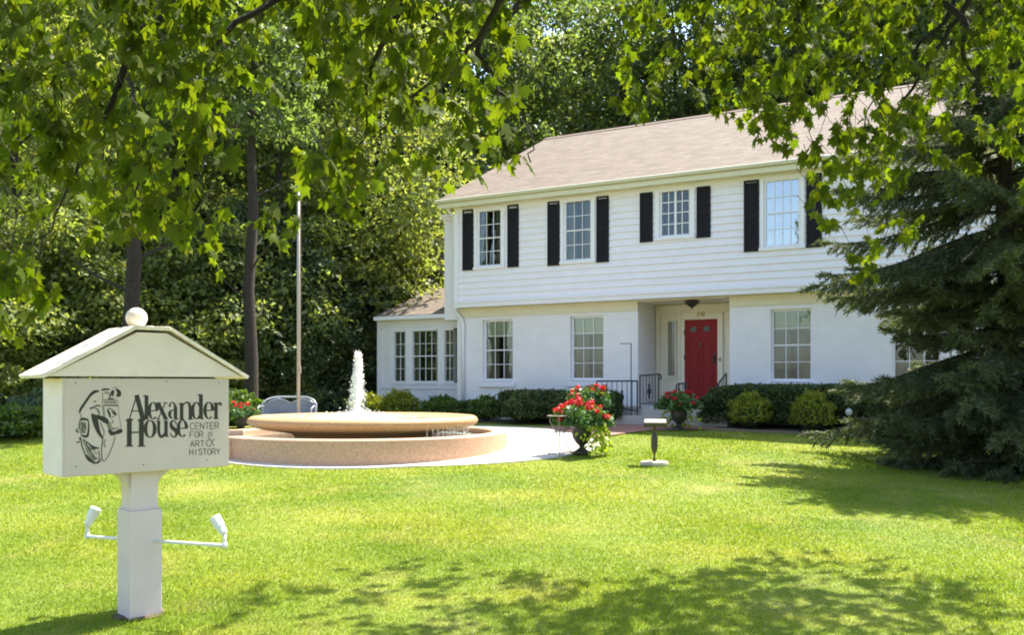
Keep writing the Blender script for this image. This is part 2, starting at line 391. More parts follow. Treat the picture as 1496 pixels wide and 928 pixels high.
fl = MB(); fl.box((.3, .3, zo + .0), (TR - .3, 9.5, zo + .1)); fl.build('storey_floor', DARKIN, house)
# upper storey: clapboards lapped in section
uw = [(701.1, 731.8, 308.5, 387, 675.3, 690.9, 741, 757.2, 307, 395), (827.7, 863.2, 294.5, 378.6, 799.5, 817, 871, 889, 295, 388),
      (967.4, 1007, 278.8, 343, 934.4, 953.2, 1017.4, 1037.6, 281, 353.8), (1120, 1167, 264, 357.6, 1086.5, 1108.5, 1177.6, 1200.6, 264, 367.5)]
uops = []
for a, b, c, d, *_ in uw:
    m_ = (a + b) / 2; uops.append((T(a, -.22) - .13, T(b, -.22) + .13, ZZ(m_, d, -.22) - .1, ZZ(m_, c, -.22) + .1))
def clap(m, ta, tb, za, zb, holes, n, lap=.158):
    z = za
    while z < zb - .01:
        z2 = min(z + lap, zb); segs = [(ta, tb)]
        zz = [z, z2]
        for h in holes:
            if h[2] < z2 and h[3] > z:
                for q in (h[2], h[3]):
                    if z < q < z2: zz.append(q)
        zz = sorted(zz)
        for za_, zb_ in zip(zz[:-1], zz[1:]):
            mid = (za_ + zb_) / 2; segs = [(ta, tb)]
            for h in holes:
                if h[2] < mid < h[3]:
                    ns = []
                    for s0, s1 in segs:
                        if h[0] > s0: ns.append((s0, min(h[0], s1)))
                        if h[1] < s1: ns.append((max(h[1], s0), s1))
                    segs = [q for q in ns if q[1] > q[0] + .001]
            f0 = -.03 * (1 - (za_ - z) / lap); f1 = -.03 * (1 - (zb_ - z) / lap)
            for s0, s1 in segs:
                vs = [(s0, n + f0, za_), (s1, n + f0, za_), (s1, n + .05, za_), (s0, n + .05, za_), (s0, n + f1, zb_), (s1, n + f1, zb_), (s1, n + .05, zb_), (s0, n + .05, zb_)]
                m.add(vs, [(0, 3, 2, 1), (4, 5, 6, 7), (0, 1, 5, 4), (1, 2, 6, 5), (2, 3, 7, 6), (3, 0, 4, 7)])
        z = z2
cl = MB(); clap(cl, TL, TR + .0, zo + .16, zs - .26, uops, -.25)
cl.build('clapboard_siding', PAINT, house)
ub = MB()
wall_with_holes(ub, TL + .01, TR - .01, zo + .12, zs + .05, [(a + .05, b - .05, c + .05, d - .05) for a, b, c, d in uops], -.2, .1)
ub.box((TL + .01, .1, zo + .101), (TL + .2, 9.6, zs)); ub.box((TR - .2, .1, zo + .101), (TR - .01, 9.6, zs)); ub.box((TL + .2, 9.4, zo + .101), (TR - .2, 9.6, zs))
ub.box((TL + .2, .1, zs - .05), (TR - .2, 9.4, zs + .02))
ub.build('upper_wall', PAINT, house)
tr = MB()
tr.box((TL - .03, -.30, zo), (TR + .03, .0 - .003, zo + .105)); tr.box((TL - .02, -.325, zo + .107), (TR + .02, -.2, zo + .158))   # drip board at the overhang
tr.box((TL - .02, -.285, zs - .258), (TR + .02, -.2, zs - .13)); tr.box((TL - .03, -.30, zs - .128), (TR + .03, -.2, zs))
tr.box((TL - .02, -.292, zo + .16), (TL + .09, -.2, zs - .26))
tr.build('trim', TRIM, house)
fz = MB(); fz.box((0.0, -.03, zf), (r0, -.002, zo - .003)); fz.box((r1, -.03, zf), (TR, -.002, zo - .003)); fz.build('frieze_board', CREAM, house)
# roof
re_t = T(639, -.55); rr = ZZ(1000, 173, 5.75); rn = 5.75; rake = re_t
def roofz(n): return ze + (n + .55) / (rn + .55) * (rr - ze)
TRR = TR + .45
rf = MB(); th = .1
for (na, nb, za, zb) in ((-.55, rn, ze, rr), (rn, 2 * rn + .55, rr, ze)):
    rf.add([(rake, na, za), (TRR, na, za), (TRR, nb, zb), (rake, nb, zb), (rake, na, za - th), (TRR, na, za - th), (TRR, nb, zb - th), (rake, nb, zb - th)],
           [(0, 1, 2, 3), (7, 6, 5, 4), (0, 4, 5, 1), (1, 5, 6, 2), (2, 6, 7, 3), (3, 7, 4, 0)])
roof = rf.build('roof', SHING, house, uvf=lambda v: (v[0], v[1] * 1.12))
rc = MB(); q = .16
rc.add([(rake, rn - q, roofz(rn - q) + .02), (TRR, rn - q, roofz(rn - q) + .02), (TRR, rn, rr + .03), (rake, rn, rr + .03), (rake, rn + q, roofz(rn - q) + .02), (TRR, rn + q, roofz(rn - q) + .02)],
       [(0, 1, 2, 3), (3, 2, 5, 4)])
rc.build('ridge_cap', mat('ridge_cap_shingle', (.16, .11, .09), .9, var=.2), roof)
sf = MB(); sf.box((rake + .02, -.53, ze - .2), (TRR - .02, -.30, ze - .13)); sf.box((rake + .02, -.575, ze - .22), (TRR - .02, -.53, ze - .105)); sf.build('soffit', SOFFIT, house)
gt = MB(); gt.tube([(rake - .02, -.61, ze - .055), (TRR, -.61, ze - .055)], .05, 8); gt.build('gutter', mat('cream_gutter', (.60, .55, .38), .5, var=.04), house)
for tt in (TL + .01, TR - .2):
    gb = MB(); gb.add([(tt, -.2, zs), (tt + .19, -.2, zs), (tt + .19, 9.6, zs), (tt, 9.6, zs), (tt, rn, rr - .3), (tt + .19, rn, rr - .3)], [(0, 1, 2, 3), (0, 4, 5, 1), (2, 5, 4, 3), (0, 3, 4), (1, 5, 2)])
    gb.build('gable_wall', PAINT, house)

def window(t0, t1, zb, zt, n, cols, rows, shade=0.3, mull=.015, fr=.05, glass=None, curtain=True, casing=0.0, sill='sill', meet=True, sash2=False, curtspan=1.0):
    """a sash window with its panes, bars, curtain and sill, set with its glass at n"""
    f = MB()
    f.box((t0 - fr, n - .03, zb - fr), (t0, n + .05, zt + fr)); f.box((t1, n - .03, zb - fr), (t1 + fr, n + .05, zt + fr))
    f.box((t0, n - .03, zt), (t1, n + .05, zt + fr)); f.box((t0, n - .03, zb - fr), (t1, n + .05, zb))
    wo = f.build('window', TRIM, house)
    m = MB()
    for i in range(1, cols):
        x = t0 + (t1 - t0) * i / cols; wd = mull if not (sash2 and i == cols // 2) else mull * 2.6
        m.box((x - wd / 2, n - .016, zb), (x + wd / 2, n - .002, zt))
    for j in range(1, rows):
        z = zb + (zt - zb) * j / rows; big = meet and j * 2 == rows; hh = mull * (2.0 if big else 1)
        m.box((t0, n - (.03 if big else .019), z - hh / 2), (t1, n - .0015, z + hh / 2))
    m.build('glazing_bar', TRIM, wo)
    gl = MB(); gl.box((t0, n, zb), (t1, n + .006, zt)); gl.build('pane', glass or GLASS, wo)
    if shade > 0:
        s = MB(); s.box((t0 + .01, n + .05, zt - (zt - zb) * shade), (t1 - .01, n + .058, zt)); s.build('roller_shade', SHADE, wo)
    if curtain:
        c = MB(); K = 40
        spans = [(t0 - .02, t1 + .02)] if curtspan >= 1 else [(t0 - .02, t0 + (t1 - t0) * curtspan / 2), (t1 - (t1 - t0) * curtspan / 2, t1 + .02)]
        for a, b in spans:
            o = len(c.v)
            for i in range(K + 1):
                x = a + (b - a) * i / K; y = n + .13 + .05 * math.sin(i * 1.35 + a * 9) + .012 * math.sin(i * 3.1)
                c.v += [(x, y, zb - .04), (x, y, zt + .04)]
            for i in range(K): q = o + 2 * i; c.f.append((q, q + 2, q + 3, q + 1))
        c.build('curtain', CURT, wo, smooth=True)
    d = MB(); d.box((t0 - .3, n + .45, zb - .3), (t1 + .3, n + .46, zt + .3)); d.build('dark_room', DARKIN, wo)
    if casing > 0:
        k = MB(); c0 = casing
        k.box((t0 - fr - c0, n - .075, zb - fr), (t0 - fr, n + .0, zt + fr)); k.box((t1 + fr, n - .075, zb - fr), (t1 + fr + c0, n, zt + fr))
        k.box((t0 - fr - c0, n - .08, zt + fr), (t1 + fr + c0, n, zt + fr + .07)); k.box((t0 - fr - c0 - .02, n - .1, zb - fr - .06), (t1 + fr + c0 + .02, n, zb - fr))
        k.build('casing', TRIM, wo)
    else:
        k = MB(); k.box((t0 - .13, -.07, zb - .21), (t1 + .13, .0 - .002, zb - .07)); k.box((t0 - .045, -.08, zb - .068), (t1 + .045, n - .032, zb - .045))
        k.build('sill', TRIM, wo, bevel=.008)
    return wo
names = ['left ground floor window with a half drawn blind', 'ground floor window beside the porch', 'ground floor window right of the red door', 'ground floor window behind the spruce']
for (a, b, c, d), (t0, t1, zb, zt), nm in zip(wins, ops, names):
    tag(window(t0 + .05, t1 - .05, zb + .05, zt - .05, WN, 3, 4, shade=.27, curtspan=.84), nm)
for i, (a, b, c, d, s0, s1, s2, s3, sy0, sy1) in enumerate(uw):
    m_ = (a + b) / 2; n = -.22
    t0, t1, zb, zt = T(a, n), T(b, n), ZZ(m_, d, n), ZZ(m_, c, n)
    casn = .08
    if i == 2: window(t0, t1, zb, zt, n + .0, 4, 4, shade=0, casing=.09, meet=False, sash2=True, curtain=False, glass=GLASS, mull=.02)
    else: window(t0, t1, zb, zt, n, 3 if i < 3 else 4, 4, shade=0, casing=casn, curtspan=.62, glass=GLASSR if i == 3 else GLASS)
    for x0, x1 in ((s0, s1), (s2, s3)):
        ta, tb = T(x0, -.3), T(x1, -.3); zl = ZZ((s0 + s1) / 2, sy1, -.3); zh = ZZ((s0 + s1) / 2, sy0 - (1 if i != 2 else 0), -.3)
        sh = MB(); nn = -.30; fw = .045
        sh.box((ta, nn, zl), (ta + fw, nn + .035, zh)); sh.box((tb - fw, nn, zl), (tb, nn + .035, zh))
        for zz in (zl, (zl + zh) / 2 - fw / 2, zh - fw): sh.box((ta + fw, nn, zz), (tb - fw, nn + .035, zz + fw))
        zz = zl + fw
        while zz < zh - fw:
            if not (abs(zz - (zl + zh) / 2) < fw * .8):
                vs = [(ta + fw, nn + .009, zz), (tb - fw, nn + .009, zz), (tb - fw, nn + .028, zz + .036), (ta + fw, nn + .028, zz + .036), (ta + fw, nn + .011, zz - .003), (tb - fw, nn + .011, zz - .003), (tb - fw, nn + .034, zz + .033), (ta + fw, nn + .034, zz + .033)]
                sh.add(vs, [(0, 1, 2, 3), (7, 6, 5, 4), (0, 4, 5, 1), (3, 2, 6, 7)])
            zz += .038
        sh.box((ta + .01, nn + .018, zl + .01), (tb - .01, nn + .045, zh - .01))
        sh.build('shutter', BLACK, house)
# door recess
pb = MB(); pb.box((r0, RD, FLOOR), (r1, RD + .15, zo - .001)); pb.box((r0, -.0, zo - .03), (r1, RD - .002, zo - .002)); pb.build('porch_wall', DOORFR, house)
d0, d1 = T(1001, RD), T(1049, RD); dzt = ZZ(1025, 467, RD); dzb = FLOOR + .03
df = MB()
df.box((d0 - .09, RD - .06, FLOOR), (d0, RD, dzt + .09)); df.box((d1, RD - .06, FLOOR), (d1 + .13, RD, dzt + .09)); df.box((d0 - .088, RD - .058, dzt + .003), (d1 + .128, RD - .001, dzt + .16))
df.box((r0 + .03, RD - .05, FLOOR), (r0 + .12, RD - .003, dzt + .16)); df.box((r0 + .02, RD - .075, dzt + .162), (r1 - .02, RD - .003, dzt + .22)); df.box((r0 + .02, RD - .045, dzt + .222), (r1 - .02, RD - .003, zo - .05))
df.box((d0 - .17, RD - .04, FLOOR), (d0 - .1, RD - .003, dzt + .15))
door_fr = df.build('door_frame', DOORFR, house, bevel=.006)
dr = MB(); dr.box((d0 + .004, RD - .045, dzb), (d1 - .004, RD - .005, dzt - .004))
dh = dzt - dzb
dw = d1 - d0
door = dr.build('door', RED, house)
pn = MB()
for (a0, a1) in ((.12, .46), (.54, .88)):
    for (b0, b1) in ((.06, .36), (.42, .78)):
        x0, x1 = d0 + dw * a0, d0 + dw * a1; z0_, z1_ = dzb + dh * b0, dzb + dh * b1
        for bx in (((x0, z0_), (x1, z0_ + .018)), ((x0, z1_ - .018), (x1, z1_)), ((x0, z0_ + .018), (x0 + .018, z1_ - .018)), ((x1 - .018, z0_ + .018), (x1, z1_ - .018))):
            pn.box((bx[0][0], RD - .056, bx[0][1]), (bx[1][0], RD - .046, bx[1][1]))
        pn.box((x0 + .045, RD - .054, z0_ + .045), (x1 - .045, RD - .0465, z1_ - .045))
pn.build('door_panel', RED, door)
for a0 in (.27, .67):
    lt = MB(); x0 = d0 + dw * (a0 - .09 if a0 < .5 else a0 - .09); x1 = x0 + dw * .18; zc = dzb + dh * .885
    lt.box((x0, RD - .05, zc - .06), (x1, RD - .046, zc + .06)); lt.build('door_light', mat('green_door_glass', (.02, .045, .02), .15, spec=.3), door)
    lf = MB()
    lf.box((x0 - .02, RD - .056, zc - .08), (x1 + .02, RD - .0465, zc - .06)); lf.box((x0 - .02, RD - .056, zc + .06), (x1 + .02, RD - .0465, zc + .08)); lf.box((x0 - .02, RD - .056, zc - .06), (x0, RD - .0465, zc + .06)); lf.box((x1, RD - .056, zc - .06), (x1 + .02, RD - .0465, zc + .06)); lf.build('door_light_trim', RED, door)
kn = MB(); kn.tube([(d0 + dw * .5, RD - .05, dzb + dh * .72), (d0 + dw * .5, RD - .09, dzb + dh * .71)], .025, 8); kn.lathe([(.0, .0), (.03, .01), (.03, .02), (0, .03)], (d0 + dw * .5, RD - .085, dzb + dh * .68), 10); kn.build('knocker', BRASS, door)
hd = MB(); hd.tube([(d1 - .08, RD - .05, dzb + .98), (d1 - .08, RD - .11, dzb + 1.0), (d1 - .08, RD - .11, dzb + 1.14), (d1 - .08, RD - .05, dzb + 1.16)], .014, 6); hd.box((d1 - .11, RD - .054, dzb + .93), (d1 - .05, RD - .046, dzb + 1.22)); hd.build('handle', IRON, door)
for zz in (.2, .55, .85):
    hg = MB(); hg.box((d0 - .012, RD - .065, dzb + dh * zz - .06), (d0 + .02, RD - .046, dzb + dh * zz + .06)); hg.build('hinge', IRON, door)
sl0, sl1 = T(976.5, RD), T(987, RD); sz0, sz1 = ZZ(981, 549, RD), ZZ(981, 470, RD)
s = MB(); s.box((sl0 - .03, RD - .05, sz0 - .03), (sl0, RD - .003, sz1 + .03)); s.box((sl1, RD - .05, sz0 - .03), (sl1 + .03, RD - .003, sz1 + .03)); s.box((sl0, RD - .05, sz1), (sl1, RD - .003, sz1 + .03)); s.box((sl0 - .05, RD - .07, sz0 - .06), (sl1 + .05, RD - .003, sz0 - .032))
s.box((sl0 - .06, RD - .03, FLOOR + .08), (sl1 + .06, RD - .003, FLOOR + .1)); s.box((sl0 - .06, RD - .03, sz0 - .16), (sl1 + .06, RD - .003, sz0 - .14))
sw = s.build('sidelight_window', DOORFR, house)
s = MB(); s.box((sl0, RD - .012, sz0), (sl1, RD - .004, sz1)); s.build('pane', mat('dark_glass', (.015, .016, .018), .05, spec=.8), sw)
s = MB(); s.box((sl0, RD - .018, sz0), (sl0 + .09, RD - .0125, sz1)); s.build('curtain', CURT, sw)
# house number
def digits(txt, x, y, z, hgt, m, parent, name):
    seg = {'2': 'abged', '3': 'abgcd', '7': 'abc', '0': 'abcdef', '6': 'afgedc'}; d = MB(); wd = hgt * .5
    for ch in txt:
        P = {'a': ((0, 1), (1, 1)), 'b': ((1, .5), (1, 1)), 'c': ((1, 0), (1, .5)), 'd': ((0, 0), (1, 0)), 'e': ((0, 0), (0, .5)), 'f': ((0, .5), (0, 1)), 'g': ((0, .5), (1, .5))}
        for k in seg[ch]:
            (a0, b0), (a1, b1) = P[k]; d.box((x + a0 * wd - .008, y - .008, z + b0 * hgt - .008), (x + a1 * wd + .008, y, z + b1 * hgt + .008))
        x += wd + hgt * .25
    return d.build(name, m, parent)
digits('270', T(1020, RD) , RD - .076, dzt + .08, .085, BRASS, house, 'house_number')
db = MB(); db.box((d1 + .05, RD - .075, dzb + 1.02), (d1 + .08, RD - .06, dzb + 1.1)); db.build('doorbell', IRON, house)
# downspout and boxed corner
bt0, bt1 = T(650.5, .3), T(664, -.05)
bx = MB(); zb0 = ZZ(655, 452, .3); zb1 = ZZ(655, 322, .2)
bx.box((bt0, .25, zb0 - .3), (-.004, 1.0, zb1)); bx.box((bt0 - .06, .16, zb1 + .08), (-.003, 1.05, zb1 + .15)); bx.box((bt0 - .03, .20, zb1), (-.004, 1.02, zb1 + .08)); bx.build('corner_chase', PAINT, house, bevel=.01)
dn = MB(); xd = TL - .06
dn.tube([(xd - .12, -.5, ze - .12), (xd - .08, -.3, ze - .3), (xd, -.22, ze - .4), (xd, -.22, zo - .05), (xd + .02, -.2, zo - .12), (xd + .13, -.07, zo - .28), (xd + .16, -.06, zo - .4), (xd + .16, -.06, ZG + .2)], .045, 8); dn.build('downspout', TRIM, house, smooth=True)
# annex, set back on the left
AN = .75; a0 = T(553, AN); azE = ZZ(600, 460, AN - .3); azW = azE - .12; aeT = T(547, AN - .3)
aw = [(578, 593, 484, 557), (605, 640, 484, 557), (651.5, 664, 484, 557)]
am = MB(); ho = (T(574, AN), T(668, AN), ZZ(620, 560, AN), ZZ(620, 481, AN))
wall_with_holes(am, a0, .3, ZG, azW, [(ho[0], .1, ho[2], ho[3])], AN, AN + .2)
am.box((a0, AN + .2, ZG), (a0 + .2, AN + 5.4, azW)); am.box((a0 + .2, AN + 5.2, ZG), (0, AN + 5.4, azW)); am.build('annex_wall', WBRICK, house, uvf=uvw)
ah = (azW + .0); at = MB()
at.box((a0 - .03, AN - .03, azW - .2), (-.004 + .0, AN - .002, azW)); at.box((a0 - .02, AN - .045, ZG), (a0 + .1, AN - .002, azW - .202)); at.box((a0 + .1, AN - .04, ho[2] - .16), (-.01, AN - .002, ho[2] - .06))
zz0, zz1 = ho[2], ho[3]
for q0, q1 in ((570, 577), (594, 604), (641, 650.5)):
    at.box((T(q0, AN), AN - .05, zz0 - .05), (T(q1, AN), AN + .05, zz1 + .06))
at.box((T(577, AN), AN - .045, zz1 + .001), (.0, AN + .045, zz1 + .058)); at.box((T(577, AN), AN - .055, zz0 - .055), (.0, AN + .045, zz0 - .001))
at.build('annex_trim', TRIM, house)
for (a, b, c, d), cc in zip(aw, (2, 4, 2)):
    window(T(a, AN + .02), T(b, AN + .02), ZZ(620, d, AN), ZZ(620, c, AN), AN + .02, cc, 4, shade=0, fr=.012, curtspan=1 if cc == 2 else .35, casing=.001)
ar = MB(); arn = 2.9 + AN - .3; arz = azE + math.tan(R(20)) * 2.9
for (na, nb, za, zb) in ((AN - .3, arn, azE, arz), (arn, arn + 2.9, arz, azE)):
    ar.add([(aeT, na, za), (.3, na, za), (.3, nb, zb), (aeT, nb, zb), (aeT, na, za - .07), (.3, na, za - .07), (.3, nb, zb - .07), (aeT, nb, zb - .07)],
           [(0, 1, 2, 3), (7, 6, 5, 4), (0, 4, 5, 1), (1, 5, 6, 2), (2, 6, 7, 3), (3, 7, 4, 0)])
# keep the annex roof outside the main block
ar.v = [(min(v[0], -.003), v[1], v[2]) for v in ar.v]
ar.build('annex_roof', SHING, house, uvf=lambda v: (v[0], v[1] * 1.06))
ag = MB(); ag.add([(a0 + .01, AN, azW), (a0 + .01, AN + 5.4, azW), (a0 + .01, arn, arz - .1)], [(0, 1, 2)]); ag.box((aeT, AN - .35, azE - .12), (-.004, AN - .302, azE - .02)); ag.box((aeT + .02, AN - .3, azE - .13), (-.004, AN - .004, azE - .105)); ag.build('annex_soffit', TRIM, house)
# rear ell seen over the annex roof
en = 6.8; e0 = T(630.5, en); ez = ZZ(640, 357, en); el = MB()
clap(el, e0, -.01, 2.2, ez - .15, [], en); el.box((e0 - .01, en - .03, ez - .149), (-.01, en + .05, ez - .02)); el.box((e0 + .01, en + .051, 2.2), (-.01, en + 4, ez - .02)); el.build('rear_ell', PAINT, house)
er = MB(); er.add([(e0 - .25, en - .25, ez - .02), (.0, en - .25, ez - .02), (0, en + 2, ez + 1.0), (e0 - .25, en + 2, ez + 1.0), (0, en + 4.25, ez - .02), (e0 - .25, en + 4.25, ez - .02)], [(0, 1, 2, 3), (3, 2, 4, 5), (0, 3, 5), (0, 5, 4, 1)]); er.build('rear_roof', SHING, house, uvf=lambda v: (v[0], v[1]))
# porch slab and steps
ps = MB(); ps.box((r0 - .25, -1.0, ZG), (r1 + .3, RD, FLOOR)); ps.build('porch_slab', STONE, house, bevel=.01)
ps = MB(); ps.box((r0 - .25, -1.35, ZG), (r1 + .3, -1.002, .83)); ps.build('step', STONE, house, bevel=.01)
cp = MB(); cpx = T(1011, .25)
cp.lathe([(.1, 0), (.17, -.03), (.18, -.06), (.17, -.065), (.1, -.12), (.03, -.17), (.015, -.2)], (cpx, .25, zo - .03), 16); cp.build('porch_lamp', mat('porch_lamp_bronze', (.03, .022, .016), .4), house, smooth=True)

# brick walk from the patio to the step, mulch beds
def strip(pts_l, pts_r, m, name, label, lift=.03, uv=True, kind='structure'):
    b = MB(); K = len(pts_l)
    for (x0_, y0_), (x1_, y1_) in zip(pts_l, pts_r):
        for j in range(9):
            k = j / 8; x = x0_ + (x1_ - x0_) * k; y = y0_ + (y1_ - y0_) * k; b.v.append((x, y, G(x, y) + lift))
    for i in range(K - 1):
        for j in range(8): a = i * 9 + j; b.f.append((a, a + 1, a + 10, a + 9))
    o = b.build(name, m, uvf=lambda v: (v[0] * CS - v[1] * SN, v[0] * SN + v[1] * CS)); tag(o, label, kind=kind); return o
def hl2(t, n): v = HL(t, n); return (v.x, v.y)
rm = (r0 + r1) / 2
strip([hl2(r0 - .35, -1.3), hl2(r0 - .5, -2.2), hl2(r0 - .9, -3.2), (.9, 17.6)], [hl2(r1 + .4, -1.3), hl2(r1 + .1, -2.2), hl2(r0 + 1.3, -3.1), (1.5, 16.3)], RBRICK, 'brick_path', 'red brick path curving to the front steps', .026)
bedR = [hl2(r1 + .1, -2.2), hl2(r1 + 2, -2.15), hl2(r1 + 4, -2.15), hl2(r1 + 8, -2.2)]
strip([hl2(r1 + .3, .05), hl2(r1 + 2, .05), hl2(r1 + 4, .05), hl2(r1 + 8, .05)], bedR, MULCH, 'mulch_bed', 'brown mulch bed under the long yew hedge', .03)
strip([hl2(-4.5, .9), hl2(-2, .5), hl2(1, .05), hl2(r0 - .3, .05)], [hl2(-4.3, -1.2), hl2(-2, -1.5), hl2(1, -1.8), hl2(r0 - .6, -2.0)], MULCH, 'mulch_bed', 'brown mulch bed left of the front steps', .018)
ed = MB(); pts = [HL(r1 + .1 + i * .5, -2.2 - .02 * math.sin(i), 0) for i in range(16)]
for i in range(15):
    for sgn in (1,):
        a, b = pts[i], pts[i + 1]; ed.add([(a.x, a.y, G(0, a.y)), (b.x, b.y, G(0, b.y)), (b.x, b.y, G(0, b.y) + .05), (a.x, a.y, G(0, a.y) + .05), (a.x + .05, a.y + .09, G(0, a.y) + .05), (b.x + .05, b.y + .09, G(0, b.y) + .05)], [(0, 1, 2, 3), (3, 2, 5, 4)])
tag(ed.build('bed_edging', mat('edging_stone', (.20, .15, .10), .9, var=.2)), 'low stone edging between the lawn and the right hedge bed', 'edging')

# ------------------------------------------------------------------ fountain
fx, fy = FC; gz = G(fx, 12.9); CZ = .735
fo = empty('fountain', (fx, fy, 0), 0, 'round pink granite fountain with a wide tan bowl and a foaming water jet', 'fountain')
def ring(b, ro, ri, z0, z1, n=200):
    base = len(b.v)
    for i in range(n):
        th = -math.pi + 2 * math.pi * i / n; c, s_ = math.cos(th), math.sin(th)
        for r, z in ((ro(th), z0), (ro(th), z1 - .015), (ro(th) - .015, z1), (ri(th) + .015, z1), (ri(th), z1 - .015), (ri(th), z0)): b.v.append((r * c, r * s_, z))
    for i in range(n):
        for k in range(5): a = base + i * 6 + k; c = base + ((i + 1) % n) * 6 + k; b.f.append((a, c, c + 1, a + 1))
b = MB(); ring(b, lambda t: basin_r(t), lambda t: basin_r(t, -.26), gz - .1, CZ); b.build('basin_wall', BASIN, fo)
WATER = mat('fountain_water', (.25, .30, .26), .08, bump=.6, bscale=9, spec=.8)
b = MB(); base = 0; n = 120
for i in range(n):
    th = 2 * math.pi * i / n; r = basin_r(th if th < math.pi else th - 2 * math.pi, -.2); b.v.append((r * math.cos(th), r * math.sin(th), CZ - .1))
b.v.append((0, 0, CZ - .1)); b.f = [(i, (i + 1) % n, n) for i in range(n)]; b.build('basin_water', WATER, fo)
b = MB(); BZ = 1.0; BR = 1.92
b.lathe([(1.0, .5), (1.12, .52), (1.16, .66), (1.22, .72), (1.7, .80), (1.84, .83), (1.90, .87), (1.925, .92), (1.90, .97), (1.86, .995), (1.80, 1.0), (1.74, .99), (1.66, .95), (1.2, .9), (.1, .88)], n=96)
b.build('bowl', BOWL, fo, smooth=True)
b = MB(); b.lathe([(1.69, .955), (1.0, .96), (.1, .96)], n=64); b.build('bowl_water', WATER, fo, smooth=True)
def foam():
    m = bpy.data.materials.new('water_foam'); m.use_nodes = True; t = m.node_tree; N = t.nodes; L = t.links
    b = N['Principled BSDF']; b.inputs['Base Color'].default_value = (.93, .93, .9, 1); b.inputs['Roughness'].default_value = .2
    tr = N.new('ShaderNodeBsdfTranslucent'); tr.inputs[0].default_value = (.97, .96, .92, 1); ms = N.new('ShaderNodeMixShader'); ms.inputs[0].default_value = .65
    L.new(b.outputs[0], ms.inputs[1]); L.new(tr.outputs[0], ms.inputs[2]); L.new(ms.outputs[0], N['Material Output'].inputs[0]); return m
FOAM = foam()
OCT = [(1, 0, 0), (-.5, .87, 0), (-.5, -.87, 0), (0, 0, 1.3), (0, 0, -1.3)]; OTRI = [(0, 1, 3), (1, 2, 3), (2, 0, 3), (1, 0, 4), (2, 1, 4), (0, 2, 4)]
def drops(P, s, name, parent):
    A = rand_dirs(len(P)); A[:, 2] = np.abs(A[:, 2]) * 2.5; A = unit(A)
    X = unit(np.cross(A, rand_dirs(len(P)))); Y = np.cross(A, X); t = np.array(OCT)
    V = P[:, None] + s[:, None, None] * (t[None, :, 0, None] * X[:, None] + t[None, :, 1, None] * Y[:, None] + t[None, :, 2, None] * A[:, None])
    return npmesh(name, V.reshape(-1, 3), 5, FOAM, parent, OTRI)
def flakes(P, s, name, parent, stretch=1.6):
    n = len(P); A = unit(rng.normal(size=(n, 3)) + np.array([0, 0, stretch])); return npmesh(name, leaves(P, A, rng.normal(size=(n, 3)), s, [(-.6, 0, 0), (0, -.3, .05), (.6, 0, 0), (0, .3, .05)]), 4, FOAM, parent)
jets = []
for k in range(46):                         # each spurt rises, spreads and falls back
    a = rng.uniform(0, 6.283); top = 1.09 * (1 - .55 * rng.random() ** 2.2); out_ = rng.uniform(.06, .21) * (1.25 - top / 1.5); n = 170
    t = rng.random(n) ** .85 * 2; z = top * (1 - (t - 1) ** 2); rr_ = np.where(t < 1, .012 + .4 * out_ * t, .4 * out_ + out_ * .6 * (t - 1) ** 1.0)
    w_ = .006 + .02 * t / 2; jets.append(np.stack([rr_ * math.cos(a) + rng.normal(size=n) * w_ - .11, rr_ * math.sin(a) + rng.normal(size=n) * w_, .97 + z + rng.normal(size=n) * .02], 1))
P = np.concatenate(jets); flakes(P, rng.uniform(.008, .026, len(P)), 'water_jet', fo)
N_ = 2600; a = rng.random(N_) * 6.283; r_ = np.abs(rng.normal(size=N_)) * .38; hh = np.abs(rng.normal(size=N_)) * .06 * np.exp(-r_)
flakes(np.stack([r_ * np.cos(a) - .11, r_ * np.sin(a), .965 + hh], 1), rng.uniform(.012, .04, N_), 'splash', fo, .2)
N_ = 1100; a = rng.uniform(-.85, -.3, N_); rr_ = 1.88 + rng.normal(size=N_) * .012; zz = rng.random(N_)
strand = np.floor(a * 22) / 22 + .003 * rng.normal(size=N_) + .02 * np.sin(np.floor(a * 22) * 7)
flakes(np.stack([rr_ * np.cos(strand), rr_ * np.sin(strand), CZ - .1 + .22 * zz], 1), rng.uniform(.006, .02, N_), 'falling_water', fo, 5)

# ------------------------------------------------------------------ sign
PH = R(44); near = W(90, 560, 5.387); nx_, ny_ = near.x, near.y
td = Vector((math.cos(PH), math.sin(PH), 0)); bd = Vector((-math.sin(PH), math.cos(PH), 0))
BW, BD = 1.075, .36; z_top = EYE + .03; z_bot = EYE - .573
sign = empty('house_sign', (nx_ + td.x * BW / 2 + bd.x * BD / 2, ny_ + td.y * BW / 2 + bd.y * BD / 2, 0), PH, 'cream wooden house shaped sign reading Alexander House on a square post', 'sign')
hx, hy = BW / 2, BD / 2      # local: x along the face, y away from the viewer, face at y=-hy
def SL(px, py, off=0.0):
    """where the ray of a photograph point meets the sign's front face, in the sign's own frame"""
    d = Vector(((px - 748) / F, 1, (HY - py) / F)); nrm = -bd; o = Vector((0, 0, EYE)); p0 = Vector((nx_, ny_, 0))
    k = (p0 - o).dot(nrm) / d.dot(nrm); q = o + d * k
    return (q - p0).dot(td) - hx, q.z
b = MB()
roll = lambda x: 0.012 * (x / hx)
b.box((-hx, -hy, z_bot), (hx, hy, z_top)); b.build('sign_box', SIGNW, sign, bevel=.004)
b = MB(); b.box((-hx + .012, -hy - .012, z_bot + .004), (hx - .004, -hy - .0005, z_top - .002)); b.box((-hx + .012, hy + .0005, z_bot + .004), (hx - .004, hy + .012, z_top - .002)); face = b.build('sign_panel', SIGNF, sign, bevel=.002)
